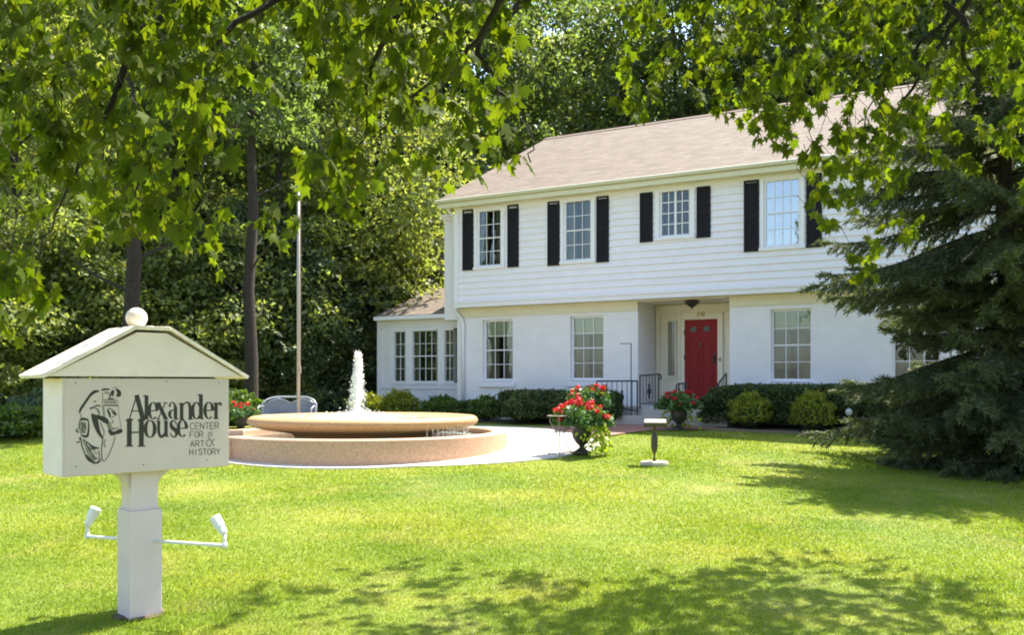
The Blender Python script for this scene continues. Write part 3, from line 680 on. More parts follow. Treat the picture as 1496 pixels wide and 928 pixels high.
# roof: clipped gable, front board vertical
RX, RY = hx + .115, hy + .1; TX0, TX1 = SL(203.5, 477)[0], SL(248.4, 478)[0]; tc_ = (TX0 + TX1) / 2; tw = .105; rz0 = z_top; rz1 = EYE + .345
b = MB()
b.add([(-RX + .03, -hy - .03, rz0 + .012), (RX - .03, -hy - .03, rz0 + .012), (tw - .01, -hy - .03, rz1 - .02), (-tw + .01, -hy - .03, rz1 - .02), (-RX + .03, hy + .03, rz0 + .012), (RX - .03, hy + .03, rz0 + .012), (tw - .01, hy + .03, rz1 - .02), (-tw + .01, hy + .03, rz1 - .02)],
      [(0, 1, 2, 3), (7, 6, 5, 4), (0, 3, 7, 4), (1, 5, 6, 2), (2, 6, 7, 3), (0, 4, 5, 1)])
roofb = b.build('sign_roof', SIGNW, sign)
b = MB(); tk = .022
for sg in (-1, 1):
    A = Vector((sg * RX, 0, rz0)); B = Vector((sg * tw, 0, rz1)); dd = (B - A).normalized(); nn = Vector((-dd.z * 1, 0, dd.x)) if sg > 0 else Vector((-dd.z, 0, dd.x)); nn = Vector((sg * abs(dd.z), 0, abs(dd.x)))
    vs = []
    for y in (-hy - .055, hy + .055):
        for q in (A, B, B + nn * tk, A + nn * tk): vs.append((q.x, y, q.z))
    fs = [(0, 1, 2, 3), (7, 6, 5, 4), (0, 4, 5, 1), (1, 5, 6, 2), (2, 6, 7, 3), (3, 7, 4, 0)]
    b.add(vs, fs)
b.build('roof_board', SIGNR, roofb)
b = MB(); b.box((-tw - .004, -hy - .058, rz1 - .004), (tw + .004, hy + .058, rz1 + .022)); b.build('roof_cap', SIGNR, roofb, bevel=.003)
b = MB(); rb = .068; zc = rz1 + .022 + rb * .93
b.lathe([(rb * math.sin(math.pi * k / 16) + (0.001 if k in (0, 16) else 0), -rb * math.cos(math.pi * k / 16)) for k in range(17)], (-.02, 0, zc), 24); b.build('finial_ball', SIGNR, roofb, smooth=True)
# post
b = MB(); pw = .106; uw_ = .085; pz1 = EYE + (HY - 748) / F * 5.75
b.box((-pw, -pw, -.05), (pw, pw, pz1)); b.box((-pw + .012, -pw + .012, pz1), (pw - .012, pw - .012, pz1 + .012)); b.build('post', POSTW, sign, bevel=.004)
b = MB(); K = 8; rr0 = .15
b.box((-uw_, -uw_, pz1 + .012), (uw_, uw_, z_bot))
for sg in (-1, 1):
    prof = [(sg * (uw_ + rr0 * (1 - math.cos(k / K * math.pi / 2))), z_bot - rr0 + rr0 * math.sin(k / K * math.pi / 2)) for k in range(K + 1)] + [(sg * uw_, z_bot)]
    o = len(b.v); m_ = len(prof)
    for y in (-.06, .06): b.v += [(x, y, z) for x, z in prof]
    b.f.append(tuple(o + k for k in range(m_))); b.f.append(tuple(o + m_ + k for k in range(m_))[::-1])
    for k in range(m_): b.f.append((o + k, o + (k + 1) % m_, o + m_ + (k + 1) % m_, o + m_ + k))
b.build('post_neck', POSTW, sign)
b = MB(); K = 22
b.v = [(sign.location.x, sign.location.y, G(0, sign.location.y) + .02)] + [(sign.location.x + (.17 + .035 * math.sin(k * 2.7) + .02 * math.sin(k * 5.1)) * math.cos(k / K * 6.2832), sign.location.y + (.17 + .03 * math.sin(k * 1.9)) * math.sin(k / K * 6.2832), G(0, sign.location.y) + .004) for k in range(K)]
b.f = [(0, k + 1, (k + 1) % K + 1) for k in range(K)]; tag(b.build('ground_shade_patch', MULCH), 'dark brown patch painted as shade round the foot of the sign post', kind='structure')  # dark patch added to stand in for the shade at the post's foot
# lamps on arms
pc = Vector(sign.location); Minv = (Matrix.Translation(sign.location) @ Matrix.Rotation(PH, 4, 'Z')).inverted()
ga = W(0, 0, 1); th = R(-18); dirv = Vector((math.cos(th), math.sin(th), 0))
for L_, sg, lean in ((.66, 1, -1), (.43, -1, 1)):
    zA = EYE - 1.04; e = Vector((pc.x, pc.y, zA)) + dirv * sg * L_; s0_ = Vector((pc.x, pc.y, zA)) + dirv * sg * .08
    b = MB(); b.tube([Minv @ s0_, Minv @ e], .011, 8); b.tube([Minv @ e, Minv @ (e + Vector((0, 0, .075)))], .012, 8); b.tube([Minv @ (e - Vector((0, 0, .014))), Minv @ (e + Vector((0, 0, .02)))], .018, 8)
    arm = b.build('lamp_arm', LAMPW, sign, smooth=True)
    base = e + Vector((0, 0, .075)); ax = Vector((-sg * .52 if sg > 0 else .36, .1, .80)).normalized()
    c0 = base - ax * .0; h = []
    b = MB(); b.tube([Minv @ (c0 + ax * q) for q in (0, .012, .05, .055, .125, .13)], [.018, .026, .028, .034, .036, .031], 12); b.build('lamp_head', LAMPW, arm, smooth=False)
for sx1, sz1_ in ((-.46, -.03), (.46, -.03), (-.46, -.54), (-.05, -.555), (.38, -.55), (.1, -.02)):
    b = MB(); b.tube([(sx1, -hy - .012, z_top + sz1_), (sx1, -hy - .0145, z_top + sz1_)], .0045, 8); b.build('screw', mat('rusty_screw', (.14, .09, .05), .6), face)
# lettering and the horse drawing, drawn as flat strokes on the panel
ZX = lambda x, y: (80 + x / 5.343, 540 + y / 5.343)
class Pen:
    def __init__(s): s.b = MB(); s.k = 0
    def poly(s, pts, w, conv, sc):
        """pts list of (x,y) or (x,y,w) in zoom pixels"""
        P = [(p[0], p[1], (p[2] if len(p) > 2 else w)) for p in pts]
        # densify with Catmull-Rom
        if len(P) > 2:
            Q = []
            for i in range(len(P) - 1):
                p0, p1, p2, p3 = P[max(i - 1, 0)], P[i], P[i + 1], P[min(i + 2, len(P) - 1)]
                for j in range(5):
                    t = j / 5; Q.append(tuple(.5 * ((2 * p1[c]) + (-p0[c] + p2[c]) * t + (2 * p0[c] - 5 * p1[c] + 4 * p2[c] - p3[c]) * t * t + (-p0[c] + 3 * p1[c] - 3 * p2[c] + p3[c]) * t ** 3) for c in range(3)))
            P = Q + [P[-1]]
        y = -hy - .0125 - .00002 * s.k; s.k += 1
        L_, R_ = [], []
        for i, (x, yy, ww) in enumerate(P):
            a = P[max(i - 1, 0)]; c = P[min(i + 1, len(P) - 1)]; dx, dy = c[0] - a[0], c[1] - a[1]; l = math.hypot(dx, dy) or 1
            ox, oy = -dy / l * ww / 2, dx / l * ww / 2
            L_.append(SL(*conv(x + ox, yy + oy))); R_.append(SL(*conv(x - ox, yy - oy)))
        o = len(s.b.v); n = len(P)
        s.b.v += [(q[0], y, q[1]) for q in L_] + [(q[0], y, q[1]) for q in R_]
        s.b.f += [(o + i, o + i + 1, o + n + i + 1, o + n + i) for i in range(n - 1)]
def arc(cx, cy, rx, ry, a0, a1, thick, thin, n=14):
    out = []
    for i in range(n + 1):
        a = R(a0 + (a1 - a0) * i / n); out.append((cx + rx * math.cos(a), cy + ry * math.sin(a), thin + (thick - thin) * abs(math.cos(a)) ** 1.5))
    return out
pen = Pen(); PL = lambda pts, w=6: pen.poly([(p_[0], p_[1]) + ((p_[2] * 1.25,) if len(p_) > 2 else ()) for p_ in pts], w * 1.25, ZX, 1)
# A
PL([(577, 386), (634, 202)], 8); PL([(632, 200), (683, 386)], 30); PL([(596, 325), (655, 325)], 7); PL([(556, 388), (602, 388)], 7); PL([(650, 388), (708, 388)], 7)
PL([(710, 203), (710, 388)], 24); PL([(684, 207), (712, 205)], 8); PL([(690, 388), (730, 388)], 7)
def e_(cx, cy, rx=30, ry=64, th=22):
    PL(arc(cx, cy, rx, ry, 50, 360, th, 6)); PL([(cx - rx, cy), (cx + rx + 4, cy)], 7)
def stem(x, y0, y1, w=22, top=True, bot=True):
    PL([(x, y0), (x, y1)], w)
    if top: PL([(x - 22, y0 + 4), (x + 6, y0)], 8)
    if bot: PL([(x - 20, y1), (x + 20, y1)], 7)
e_(762, 322)
PL([(800, 262), (862, 388)], 24); PL([(858, 262), (800, 388)], 7); PL([(786, 262), (822, 262)], 7); PL([(842, 262), (874, 262)], 7); PL([(786, 388), (816, 388)], 7); PL([(842, 388), (880, 388)], 7)
PL([(936, 290), (936, 388)], 22); PL([(890, 292, 16), (896, 266, 8), (918, 258, 8), (936, 290, 18)]); PL(arc(914, 350, 24, 32, 90, 290, 20, 6)); PL([(930, 388), (958, 388)], 7)
stem(984, 264, 388); stem(1052, 300, 388, top=False); PL([(990, 290, 7), (1010, 262, 9), (1038, 262, 14), (1052, 300, 22)])
PL(arc(1100, 322, 30, 64, 40, 320, 22, 6)); PL([(1134, 196), (1134, 386)], 24); PL([(1108, 200), (1136, 196)], 8); PL([(1134, 386), (1156, 384)], 8)
e_(1196, 320)
stem(1252, 262, 384); PL([(1256, 300, 6), (1268, 268, 8), (1284, 264, 14), (1290, 282, 18)])
for x in (576, 670): PL([(x, 396), (x, 598)], 30); PL([(x - 30, 398), (x + 30, 396)], 8); PL([(x - 30, 599), (x + 30, 597)], 8)
PL([(576, 492), (670, 490)], 9)
PL(arc(738, 464, 36, 66, 0, 360, 24, 6, 24))
PL([(806, 402), (806, 490), (826, 526), (858, 500)], 18); PL([(862, 400), (862, 524)], 22); PL([(786, 404), (812, 402)], 8); PL([(844, 404), (866, 402)], 8); PL([(862, 524), (882, 522)], 8)
PL([(944, 430, 8), (928, 402, 8), (902, 412, 14), (908, 450, 24), (940, 480, 24), (942, 514, 14), (918, 528, 8), (894, 498, 8)])
e_(990, 460, 32, 64)
pen.b.build('lettering', INK, face)
# small words
pen = Pen()
GL = {'C': [[(1, .2), (.7, 0), (.3, 0), (0, .3), (0, .7), (.3, 1), (.7, 1), (1, .8)]], 'E': [[(0, 0), (0, 1)], [(0, 0), (1, 0)], [(0, .5), (.85, .5)], [(0, 1), (1, 1)]], 'N': [[(0, 1), (0, 0)], [(0, 0), (1, 1)], [(1, 1), (1, 0)]],
      'T': [[(0, 0), (1, 0)], [(.5, 0), (.5, 1)]], 'R': [[(0, 1), (0, 0)], [(0, 0), (.7, 0), (1, .25), (.7, .5), (0, .5)], [(.55, .5), (1, 1)]], 'F': [[(0, 1), (0, 0)], [(0, 0), (1, 0)], [(0, .5), (.8, .5)]],
      'O': [[(.5, 0), (.1, .15), (0, .5), (.1, .85), (.5, 1), (.9, .85), (1, .5), (.9, .15), (.5, 0)]], 'A': [[(0, 1), (.5, 0)], [(.5, 0), (1, 1)], [(.2, .65), (.8, .65)]], 'H': [[(0, 0), (0, 1)], [(1, 0), (1, 1)], [(0, .5), (1, .5)]],
      'I': [[(.5, 0), (.5, 1)]], 'S': [[(1, .15), (.6, 0), (.15, .1), (.1, .35), (.9, .62), (.9, .9), (.5, 1), (0, .85)]], 'Y': [[(0, 0), (.5, .5)], [(1, 0), (.5, .5)], [(.5, .5), (.5, 1)]]}
def word(t, x0, x1, y0, y1, slope=-.02):
    n = len(t); cw = (x1 - x0) / n
    for i, ch in enumerate(t):
        for st in GL[ch]: pen.poly([(x0 + cw * i + cw * .74 * a, y0 + (y1 - y0) * b_ + slope * (cw * i)) for a, b_ in st], 6.5, ZX, 1)
word('CENTER', 1052, 1282, 418, 468); word('FOR', 1048, 1160, 486, 530); word('ART', 1052, 1170, 558, 604); word('HISTORY', 1046, 1292, 622, 668)
for st in ([(1232, 545), (1205, 600), (1180, 590), (1178, 565), (1205, 548), (1225, 575), (1240, 600)], [(1205, 548), (1190, 520), (1200, 494), (1218, 496), (1218, 514), (1205, 520)], [(1232, 545), (1245, 548)]): pen.poly(st, 6, ZX, 1)
pen.b.build('small_lettering', INK2, face)
ZK = lambda x, y: (104 + x / 7.36, 560 + y / 7.36)
pen = Pen()                                 # half tones of the drawing
for pts, w_ in [([(345, 205), (480, 212)], 30), ([(330, 100), (328, 240)], 12), ([(332, 240), (342, 300), (346, 370)], 26), ([(357, 600), (346, 655), (362, 690)], 20), ([(118, 415), (112, 480), (120, 545)], 62), ([(165, 690), (205, 770), (255, 830)], 58),
                ([(400, 420), (415, 480), (440, 510)], 40), ([(385, 270), (440, 290), (470, 320)], 22), ([(350, 100), (400, 110)], 26), ([(240, 270), (280, 280), (300, 330)], 16), ([(120, 610), (150, 680), (190, 720)], 22), ([(95, 330), (100, 390)], 14)]: pen.poly(pts, w_, ZK, 1)
nhalf = len(pen.b.f); pen.k = 60
HP = [([(80, 325, 12), (95, 280, 26), (135, 220, 26), (190, 140, 28), (240, 95, 34), (292, 86, 16)], 0), ([(318, 76, 18), (360, 66, 22), (408, 70, 12)], 0), ([(404, 162, 10), (418, 112, 20), (446, 82, 18), (436, 140, 22)], 0), ([(470, 58, 8), (500, 88, 38), (506, 122, 46), (478, 142, 18)], 0),
      ([(436, 52), (490, 44)], 5), ([(385, 166), (452, 170)], 14), ([(335, 180), (492, 186)], 7), ([(345, 238), (492, 242)], 13), ([(380, 285, 16), (402, 330, 24), (412, 372, 12)], 0), ([(428, 300, 10), (460, 330, 30), (478, 346, 14)], 0), ([(420, 372), (452, 360)], 9),
      ([(195, 275, 22), (232, 260, 14), (270, 240, 14), (308, 250, 12)], 0), ([(232, 200), (262, 195)], 12), ([(265, 280), (292, 330), (272, 355)], 8), ([(216, 330, 24), (245, 390, 60), (262, 450, 56), (285, 520, 40), (320, 580, 22), (332, 602, 8)], 0),
      ([(232, 352, 34), (310, 375, 50), (360, 402, 58), (388, 436, 26)], 0), ([(392, 395), (386, 450), (410, 500)], 10), ([(430, 398), (444, 432)], 9), ([(398, 498, 24), (425, 540, 44), (470, 534, 36), (518, 515, 48), (538, 498, 18)], 0), ([(440, 480), (470, 490), (500, 478)], 9),
      ([(495, 190), (500, 300), (515, 400), (530, 490)], 4), ([(300, 420), (345, 520), (331, 590)], 7), ([(331, 590), (320, 700), (325, 818), (346, 840)], 9), ([(346, 840), (386, 790), (430, 690), (466, 575)], 7),
      ([(84, 402, 16), (120, 385, 28), (176, 396, 20)], 0), ([(80, 410), (74, 500)], 7), ([(176, 400, 12), (181, 480, 16), (170, 560, 22)], 0), ([(100, 432), (126, 452), (108, 500), (132, 522)], 11), ([(142, 432), (150, 500)], 11), ([(58, 488, 8), (48, 512, 14), (72, 532, 20)], 0), ([(95, 558, 12), (150, 575, 28), (178, 552, 18)], 0),
      ([(85, 580), (92, 612)], 20), ([(50, 640), (82, 630)], 17), ([(95, 600), (110, 680), (142, 762)], 11), ([(145, 768, 18), (175, 810, 36), (210, 840, 30), (250, 860, 18), (290, 845, 20), (312, 808, 8)], 0), ([(120, 600, 8), (180, 650, 14), (230, 690, 26), (292, 700, 14)], 0),
      ([(150, 640), (180, 700), (200, 742)], 10), ([(200, 700), (252, 720)], 12), ([(220, 760), (225, 800), (262, 812)], 11), ([(282, 720), (296, 780), (280, 822)], 9), ([(240, 740), (272, 762)], 8)]
for pts, w_ in HP: pen.poly(pts, w_, ZK, 1)
hd_ = pen.b.build('horse_head_drawing', INK, face); hd_.data.materials.append(mat('sign_ink_grey', (.27, .24, .17), .7))
for q_ in hd_.data.polygons[:nhalf]: q_.material_index = 1

# ------------------------------------------------------------------ urns with geraniums
def urn(loc, rz, label, s=1.0, n_red=11, seed=0, lime_dir=None):
    r = np.random.default_rng(seed); e = empty('flower_urn', loc, rz, label, 'urn', 'dark urns planted with red geraniums', s)
    b = MB(); b.lathe([(.14, 0), (.15, .03), (.10, .06), (.045, .10), (.045, .13), (.10, .18), (.155, .27), (.165, .37), (.155, .42), (.19, .45), (.20, .465), (.17, .47), (.15, .44), (.01, .43)], n=28); b.build('pot', URNM, e, smooth=True)
    n = 1500; d = unit(r.normal(size=(n, 3))); d[:, 2] = np.abs(d[:, 2]) * .9 - .25; d = unit(d); rad = .34 * (.55 + .45 * r.random(n) ** .5) * (1 + .25 * np.sin(d[:, 0] * 7 + seed) * np.cos(d[:, 1] * 6))
    P = d * rad[:, None] * np.array([1.3, 1.3, .80]) + np.array([0, 0, .52])
    global rng
    rn_ = rng; 
    npmesh('foliage', leaves(P, unit(d + .8 * r.normal(size=(n, 3))), unit(d + .6 * r.normal(size=(n, 3)) + np.array([0, 0, .6])), r.uniform(.035, .075, n), [(-.5, 0, 0), (-.25, -.45, .08), (.25, -.42, .08), (.5, 0, 0), (.25, .42, .08), (-.25, .45, .08)]), 6, GERL, e)
    if lime_dir is not None:
        n = 420; a = lime_dir + r.normal(size=n) * .55; k = r.random(n); rr = .16 + .26 * np.sin(k * 1.9) + .04 * r.normal(size=n)
        P = np.stack([rr * np.cos(a), rr * np.sin(a), .62 - .60 * k ** 1.4 + .05 * r.normal(size=n)], 1)
        npmesh('trailing_vine', leaves(P, unit(np.stack([np.cos(a), np.sin(a), -1.2 + 0 * a], 1) + .5 * r.normal(size=(n, 3))), unit(r.normal(size=(n, 3)) + np.array([0, 0, .8])), r.uniform(.05, .10, n), [(-.5, 0, 0), (-.15, -.42, .05), (.5, 0, 0), (-.15, .42, .05)]), 4, LIME, e)
    for i in range(n_red):
        a = i * 2.4 + r.random() * .5; el_ = r.uniform(.0, 1.3) if i > 3 else r.uniform(.7, 1.3)
        rad = .37 * r.uniform(.8, 1.1); c = np.array([rad * math.cos(a) * math.cos(el_) * 1.25, rad * math.sin(a) * math.cos(el_) * 1.25, .54 + .31 * math.sin(el_) * r.uniform(.85, 1.1)]); m = 44; hs = r.uniform(.028, .05)
        dd = unit(r.normal(size=(m, 3))); P = c + dd * hs * (.5 + .9 * r.random(m))[:, None] * np.array([1.2, 1.2, .75])
        npmesh('flower_head', leaves(P, unit(r.normal(size=(m, 3))), dd, r.uniform(.028, .045, m), [(-.5, 0, 0), (-.1, -.45, .1), (.5, 0, 0), (-.1, .45, .1)]), 4, PETAL, e)
    return e
def at(px, Z, dz=0): x = (px - 748) / F * Z; return (x, Z, G(x, Z) + dz)
urn(at(850, 14.0, .02), 0, 'dark urn of red geraniums and lime vine at the patio edge', .98, 24, 1, -.5)
urn(at(863, 17.9), .6, 'dark urn of red geraniums half hidden behind the patio urn, before the railing', 1.1, 18, 2)
urn(at(992, 17.9), 1.1, 'dark urn of red geraniums right of the brick walk before the yew hedge', .95, 15, 3, .3)
urn(at(352, 17.2, 0), 2.2, 'dark urn of red geraniums left behind the fountain', .72, 14, 4)

# ------------------------------------------------------------------ bronze pedestal plaque
sx, sy, sz = at(956, 12.9)
e = empty('plaque_stand', (sx, sy, sz), R(-8), 'small dark bronze plaque stand with slanted top on a stone disc in the lawn', 'plaque stand')
b = MB(); b.lathe([(.20, .0), (.205, .02), (.2, .05), (.17, .055), (.02, .056)], n=28); b.build('base_disc', mat('base_stone', (.50, .42, .32), .85, var=.1, bump=.2), e, bevel=0)
BRZ = mat('dark_bronze', (.06, .05, .035), .45, metal=.3, var=.2)
b = MB(); b.lathe([(.03, .056), (.022, .08), (.014, .1), (.014, .16), (.035, .2), (.045, .25), (.05, .3), (.046, .36), (.05, .4), (.03, .44), (.022, .47), (.022, .54), (.06, .575)], n=16); b.build('stem', BRZ, e, smooth=True)
b = MB(); M_ = Matrix.Translation((.01, 0, .605)) @ Matrix.Rotation(R(12), 4, 'X'); b.box((-.165, -.1, -.03), (.165, .12, .03), M_); b.build('plaque_box', BRZ, e, bevel=.006)
b = MB(); b.box((-.15, -.088, .0305), (.15, .108, .037), M_); b.build('plaque_face', mat('plaque_metal', (.45, .42, .38), .35, metal=.4), e)

# ------------------------------------------------------------------ bistro table, loveseat, flagpole, path light, hook, railings
tx, ty, tz = at(818, 13.9, .022)
e = empty('bistro_table', (tx, ty, tz), .4, 'thin round iron bistro table with curled legs left of the patio urn', 'table')
BI = mat('pale_wrought_iron', (.22, .18, .14), .5, var=.2)
b = MB(); b.lathe([(.005, .603), (.20, .603), (.205, .608), (.20, .612), (.005, .612)], n=28); b.build('table_top', BI, e)
for k in range(3):
    a = k * 2.094; c, s_ = math.cos(a), math.sin(a); b = MB()
    b.tube([(c * r_, s_ * r_, z_) for r_, z_ in ((.17, .598), (.19, .52), (.12, .42), (.05, .33), (.06, .24), (.13, .13), (.22, .0))], .009, 6); b.tube([(c * r_, s_ * r_, z_) for r_, z_ in ((.05, .33), (.11, .36), (.13, .31), (.09, .28))], .007, 6); b.build('leg', BI, e, smooth=True)
lx, ly, lz = at(425, 17.9, 0)
e = empty('patio_loveseat', (lx, ly, lz), 0, 'grey metal mesh loveseat with a scalloped back behind the fountain', 'bench', sc=1.0)
HB = .66 * 1.02; w2 = .54
def backtop(x): return HB - .05 * (abs(x) / w2) ** 6 * 3
b = MB(); top_ = [(x, .02 - .16 * abs(x / w2) ** 3, HB - .13 * abs(x / w2) ** 5) for x in np.linspace(-w2, w2, 25)]
b.tube([(-w2 + .02, -.14, .02)] + top_ + [(w2 - .02, -.14, .02)], .018, 8); b.build('back_frame', CHAIRF, e, smooth=True)
b = MB()
for sg in (-1, 1):
    b.tube([(sg * w2 * q, .0 - .1 * q ** 3, HB - zz_) for q, zz_ in ((.03, .12), (.2, .075), (.45, .03), (.7, .07), (.93, .15))], .016, 6)
b.build('back_scroll', CHAIRF, e, smooth=True)
b = MB(); K = 24
for i in range(K + 1):
    x = -w2 + 2 * w2 * i / K; q = abs(x / w2); zt_ = HB - .03 - .09 * abs(math.cos(math.pi * q)) * (1 if q < .95 else 1.2); y = .01 - .15 * q ** 3; b.v += [(x * .97, y, .3), (x * .97, y, zt_)]
b.f = [(2 * i, 2 * i + 2, 2 * i + 3, 2 * i + 1) for i in range(K)]; b.build('back_mesh', MESHM, e, smooth=True)
b = MB(); b.box((-w2 * .95, -.5, .3), (w2 * .95, -.02, .33)); b.build('seat', MESHM, e, bevel=.01)
for sx_ in (-1, 1):
    for sy_ in (-.48, -.08):
        b = MB(); b.tube([(sx_ * w2 * .9, sy_, .3), (sx_ * w2 * .92, sy_, 0)], .015, 6); b.build('leg', CHAIRF, e)
    b = MB(); b.tube([(sx_ * w2 * .95, -.12, .48), (sx_ * w2, -.35, .5), (sx_ * w2 * .97, -.5, .45), (sx_ * w2 * .95, -.48, .3)], .015, 6); b.build('armrest', CHAIRF, e)
qx, qy, qz = at(436, 17.6)
e = empty('flagpole', (qx, qy, qz), 0, 'thin pale metal flagpole without a flag behind the fountain', 'flagpole')
hp = EYE + (HY - 224) / F * 17.6 - qz
b = MB(); b.tube([(0, 0, 0), (0, 0, hp * .5), (0, 0, hp)], [.036, .033, .026], 10); b.build('pole', POLEM, e, smooth=True)
b = MB(); b.tube([(0, 0, hp), (0, 0, hp + .05)], .05, 10); b.tube([(0, 0, hp + .0), (.14, 0, hp - .03)], .02, 6); b.build('truck', POLEM, e)
b = MB(); b.tube([(.055, -.05, hp - .02), (.06, -.05, hp * .5), (.05, -.05, 1.2)], .004, 4); b.build('rope', POLEM, e)
b = MB(); b.box((.03, -.06, 1.15), (.06, -.03, 1.3)); b.build('cleat', POLEM, e)
vx, vy, vz = at(1240, 17.15)
e = empty('path_light', (vx, vy, vz), 0, 'small pale globe path light before the yew hedge near the spruce', 'path light')
b = MB(); b.tube([(0, 0, 0), (0, 0, .34)], .012, 6); b.build('stake', POLEM, e)
b = MB(); b.lathe([(.02, .34), (.055, .37), (.07, .42), (.055, .47), (.01, .5)], n=12); b.build('globe', CHIP, e, smooth=True)
h0 = HL(T(922, -1.0), -1.0); hz = G(h0.x, h0.y)
e = empty('garden_hook', (h0.x, h0.y, hz), -R(28.5), 'thin black square garden hook standing by the left railing', 'hook')
ht_ = ZZ(922, 502, -1.0) - hz; b = MB(); b.tube([(0, 0, 0), (0, 0, ht_)], .011, 6); b.build('pole', IRON, e)
b = MB(); b.tube([(.0, 0, ht_), (-.24, 0, ht_)], .010, 6); b.tube([(-.24, 0, ht_), (-.24, 0, ht_ + .02)], .01, 6); b.build('arm', IRON, e)
def railing(px0, px1, n0, n1, yt0, yt1, yb0, yb1, label, cast=(), nb=8, newel=True, slope_start=None):
    A = HL(T(px0, n0), n0); B = HL(T(px1, n1), n1); A.z = ZZ(px0, yt0, n0); B.z = ZZ(px1, yt1, n1); zb0_, zb1_ = ZZ(px0, yb0, n0), ZZ(px1, yb1, n1)
    e = empty('iron_railing', (A.x, A.y, 0), 0, label, 'railing', 'black wrought iron railings at the front steps'); O = Vector((A.x, A.y, 0))
    a, c = A - O, B - O
    bl = lambda k, z: Vector((a.x + (c.x - a.x) * k, a.y + (c.y - a.y) * k, z))
    b = MB(); b.tube([a, c], .02, 6); b.build('handrail', IRON, e)
    b = MB(); b.tube([bl(0, zb0_ + .1), bl(1, zb1_ + .1)], .013, 6); b.build('bottom_rail', IRON, e)
    for i in range(nb + 1):
        k = i / nb; zt_ = a.z + (c.z - a.z) * k; zb_ = zb0_ + (zb1_ - zb0_) * k; post = i in (0, nb)
        b = MB(); b.tube([bl(k, zb_ if post else zb_ + .1), bl(k, zt_)], .018 if post else .009, 6); b.build('post' if post else 'baluster', IRON, e)
        if i in cast:
            zm = (zt_ + zb_) / 2; M1 = bl(k, 0); b = MB(); b.lathe([(.008, -.17), (.03, -.13), (.018, -.09), (.045, -.03), (.045, .03), (.018, .09), (.03, .13), (.008, .17)], (M1.x, M1.y, zm), 6); b.build('casting', IRON, e)
    if newel:
        p_ = bl(1, 0); d_ = (c - a); d_.z = 0; d_.normalize(); zt_ = c.z
        b = MB(); b.tube([bl(1, zt_), bl(1, zt_) + d_ * .05 + Vector((0, 0, -.02)), bl(1, zt_) + d_ * .06 + Vector((0, 0, -.1)), bl(1, zt_) + d_ * .02 + Vector((0, 0, -.13)), bl(1, zt_) + Vector((0, 0, -.08))], .02, 6); b.build('scroll', IRON, e)
    return e
railing(872, 931, -1.25, -1.1, 557, 557, 600, 607, 'long low black iron railing left of the brick walk', (2, 5), 8, False)
railing(935, 962, -1.05, -.75, 549, 547, 597, 595, 'short black iron railing beside the porch recess left of the sidelight', (3,), 6, True)
railing(1003, 992, -1.3, -1.4, 560, 561, 590, 600, 'short black iron handrail end left of the red door', (), 2, True)
railing(1061, 1050, -.5, -1.1, 546, 560, 577, 590, 'sloping black iron handrail right of the red door', (), 3, True)

# ------------------------------------------------------------------ hedges and shrubs
LQ = [(-.5, 0, 0), (-.1, -.3, .06), (.5, 0, 0), (-.1, .3, .06)]
def blob_surf(n, rx, ry, rz, bump=.12, seed=0, box=False, r=None):
    r = r or np.random.default_rng(seed); d = unit(r.normal(size=(n, 3))); d[:, 2] = np.where(d[:, 2] < -.5, -d[:, 2], d[:, 2])
    if box:
        p = 5.0; k = (np.abs(d) ** p).sum(1) ** (-1 / p); Q = d * k[:, None]
    else: Q = d.copy()
    w_ = 1 + bump * (np.sin(d[:, 0] * 9 + seed) * np.sin(d[:, 1] * 8 + 2 * seed) + np.sin(d[:, 2] * 11 + seed) * .6) + .0
    rad = w_ * (1 - .22 * r.random(n) ** 2)
    return Q * rad[:, None] * np.array([rx, ry, rz]), d
def shrub(loc, rx, ry, rz, m, label, n=2600, size=(.05, .09), box=False, rot=0, seed=1, name='shrub', cat='shrub', group=None, zc=None, shoots=.0):
    r = np.random.default_rng(seed); e = empty(name, loc, rot, label, cat, group)
    P, d = blob_surf(n, rx, ry, rz, seed=seed, box=box, r=r, bump=.07 if box else .16)
    zc = rz * .92 if zc is None else zc; P = P + np.array([0, 0, zc]); P = P[P[:, 2] > 0.01] if True else P; d = d[:len(P)]
    dd = P - np.array([0, 0, zc * .6]); dd = unit(dd)
    P = P + dd * (r.random(len(P)) ** 6)[:, None] * (.07 + shoots)
    A = unit(dd * .7 + .8 * r.normal(size=P.shape) + np.array([0, 0, .3])); Nn = unit(dd + .7 * r.normal(size=P.shape))
    npmesh('foliage', leaves(P, A, Nn, r.uniform(size[0], size[1], len(P)), LQ), 4, m, e)
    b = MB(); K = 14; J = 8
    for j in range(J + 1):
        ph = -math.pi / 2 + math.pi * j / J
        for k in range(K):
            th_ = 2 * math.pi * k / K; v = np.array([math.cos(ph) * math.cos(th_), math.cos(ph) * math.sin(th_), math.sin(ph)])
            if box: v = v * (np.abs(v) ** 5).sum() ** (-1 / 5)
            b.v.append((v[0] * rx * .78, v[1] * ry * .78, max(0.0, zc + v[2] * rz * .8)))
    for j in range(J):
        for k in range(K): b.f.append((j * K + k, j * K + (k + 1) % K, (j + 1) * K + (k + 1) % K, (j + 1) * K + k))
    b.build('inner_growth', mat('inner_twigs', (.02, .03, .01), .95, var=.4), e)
    return e
def hshrub(px, ns, yb, yt, wpx, m, label, **k):
    """shrub at photo column px in front of the house at n"""
    t = T(px, ns); p_ = HL(t, ns); gz_ = G(p_.x, p_.y); zt_ = EYE + (HY - yt) / F * p_.y; h = zt_ - gz_; rx = wpx / F * p_.y / 2
    return shrub((p_.x, p_.y, gz_), rx, k.pop('ry', rx), h / 1.95, m, label, **k)
hshrub(1096, -1.75, 628, 576, 56, SHRUBY, 'round yellow green shrub before the yew hedge below the right window', seed=3, n=3200, size=(.04, .07), name='round_shrub')
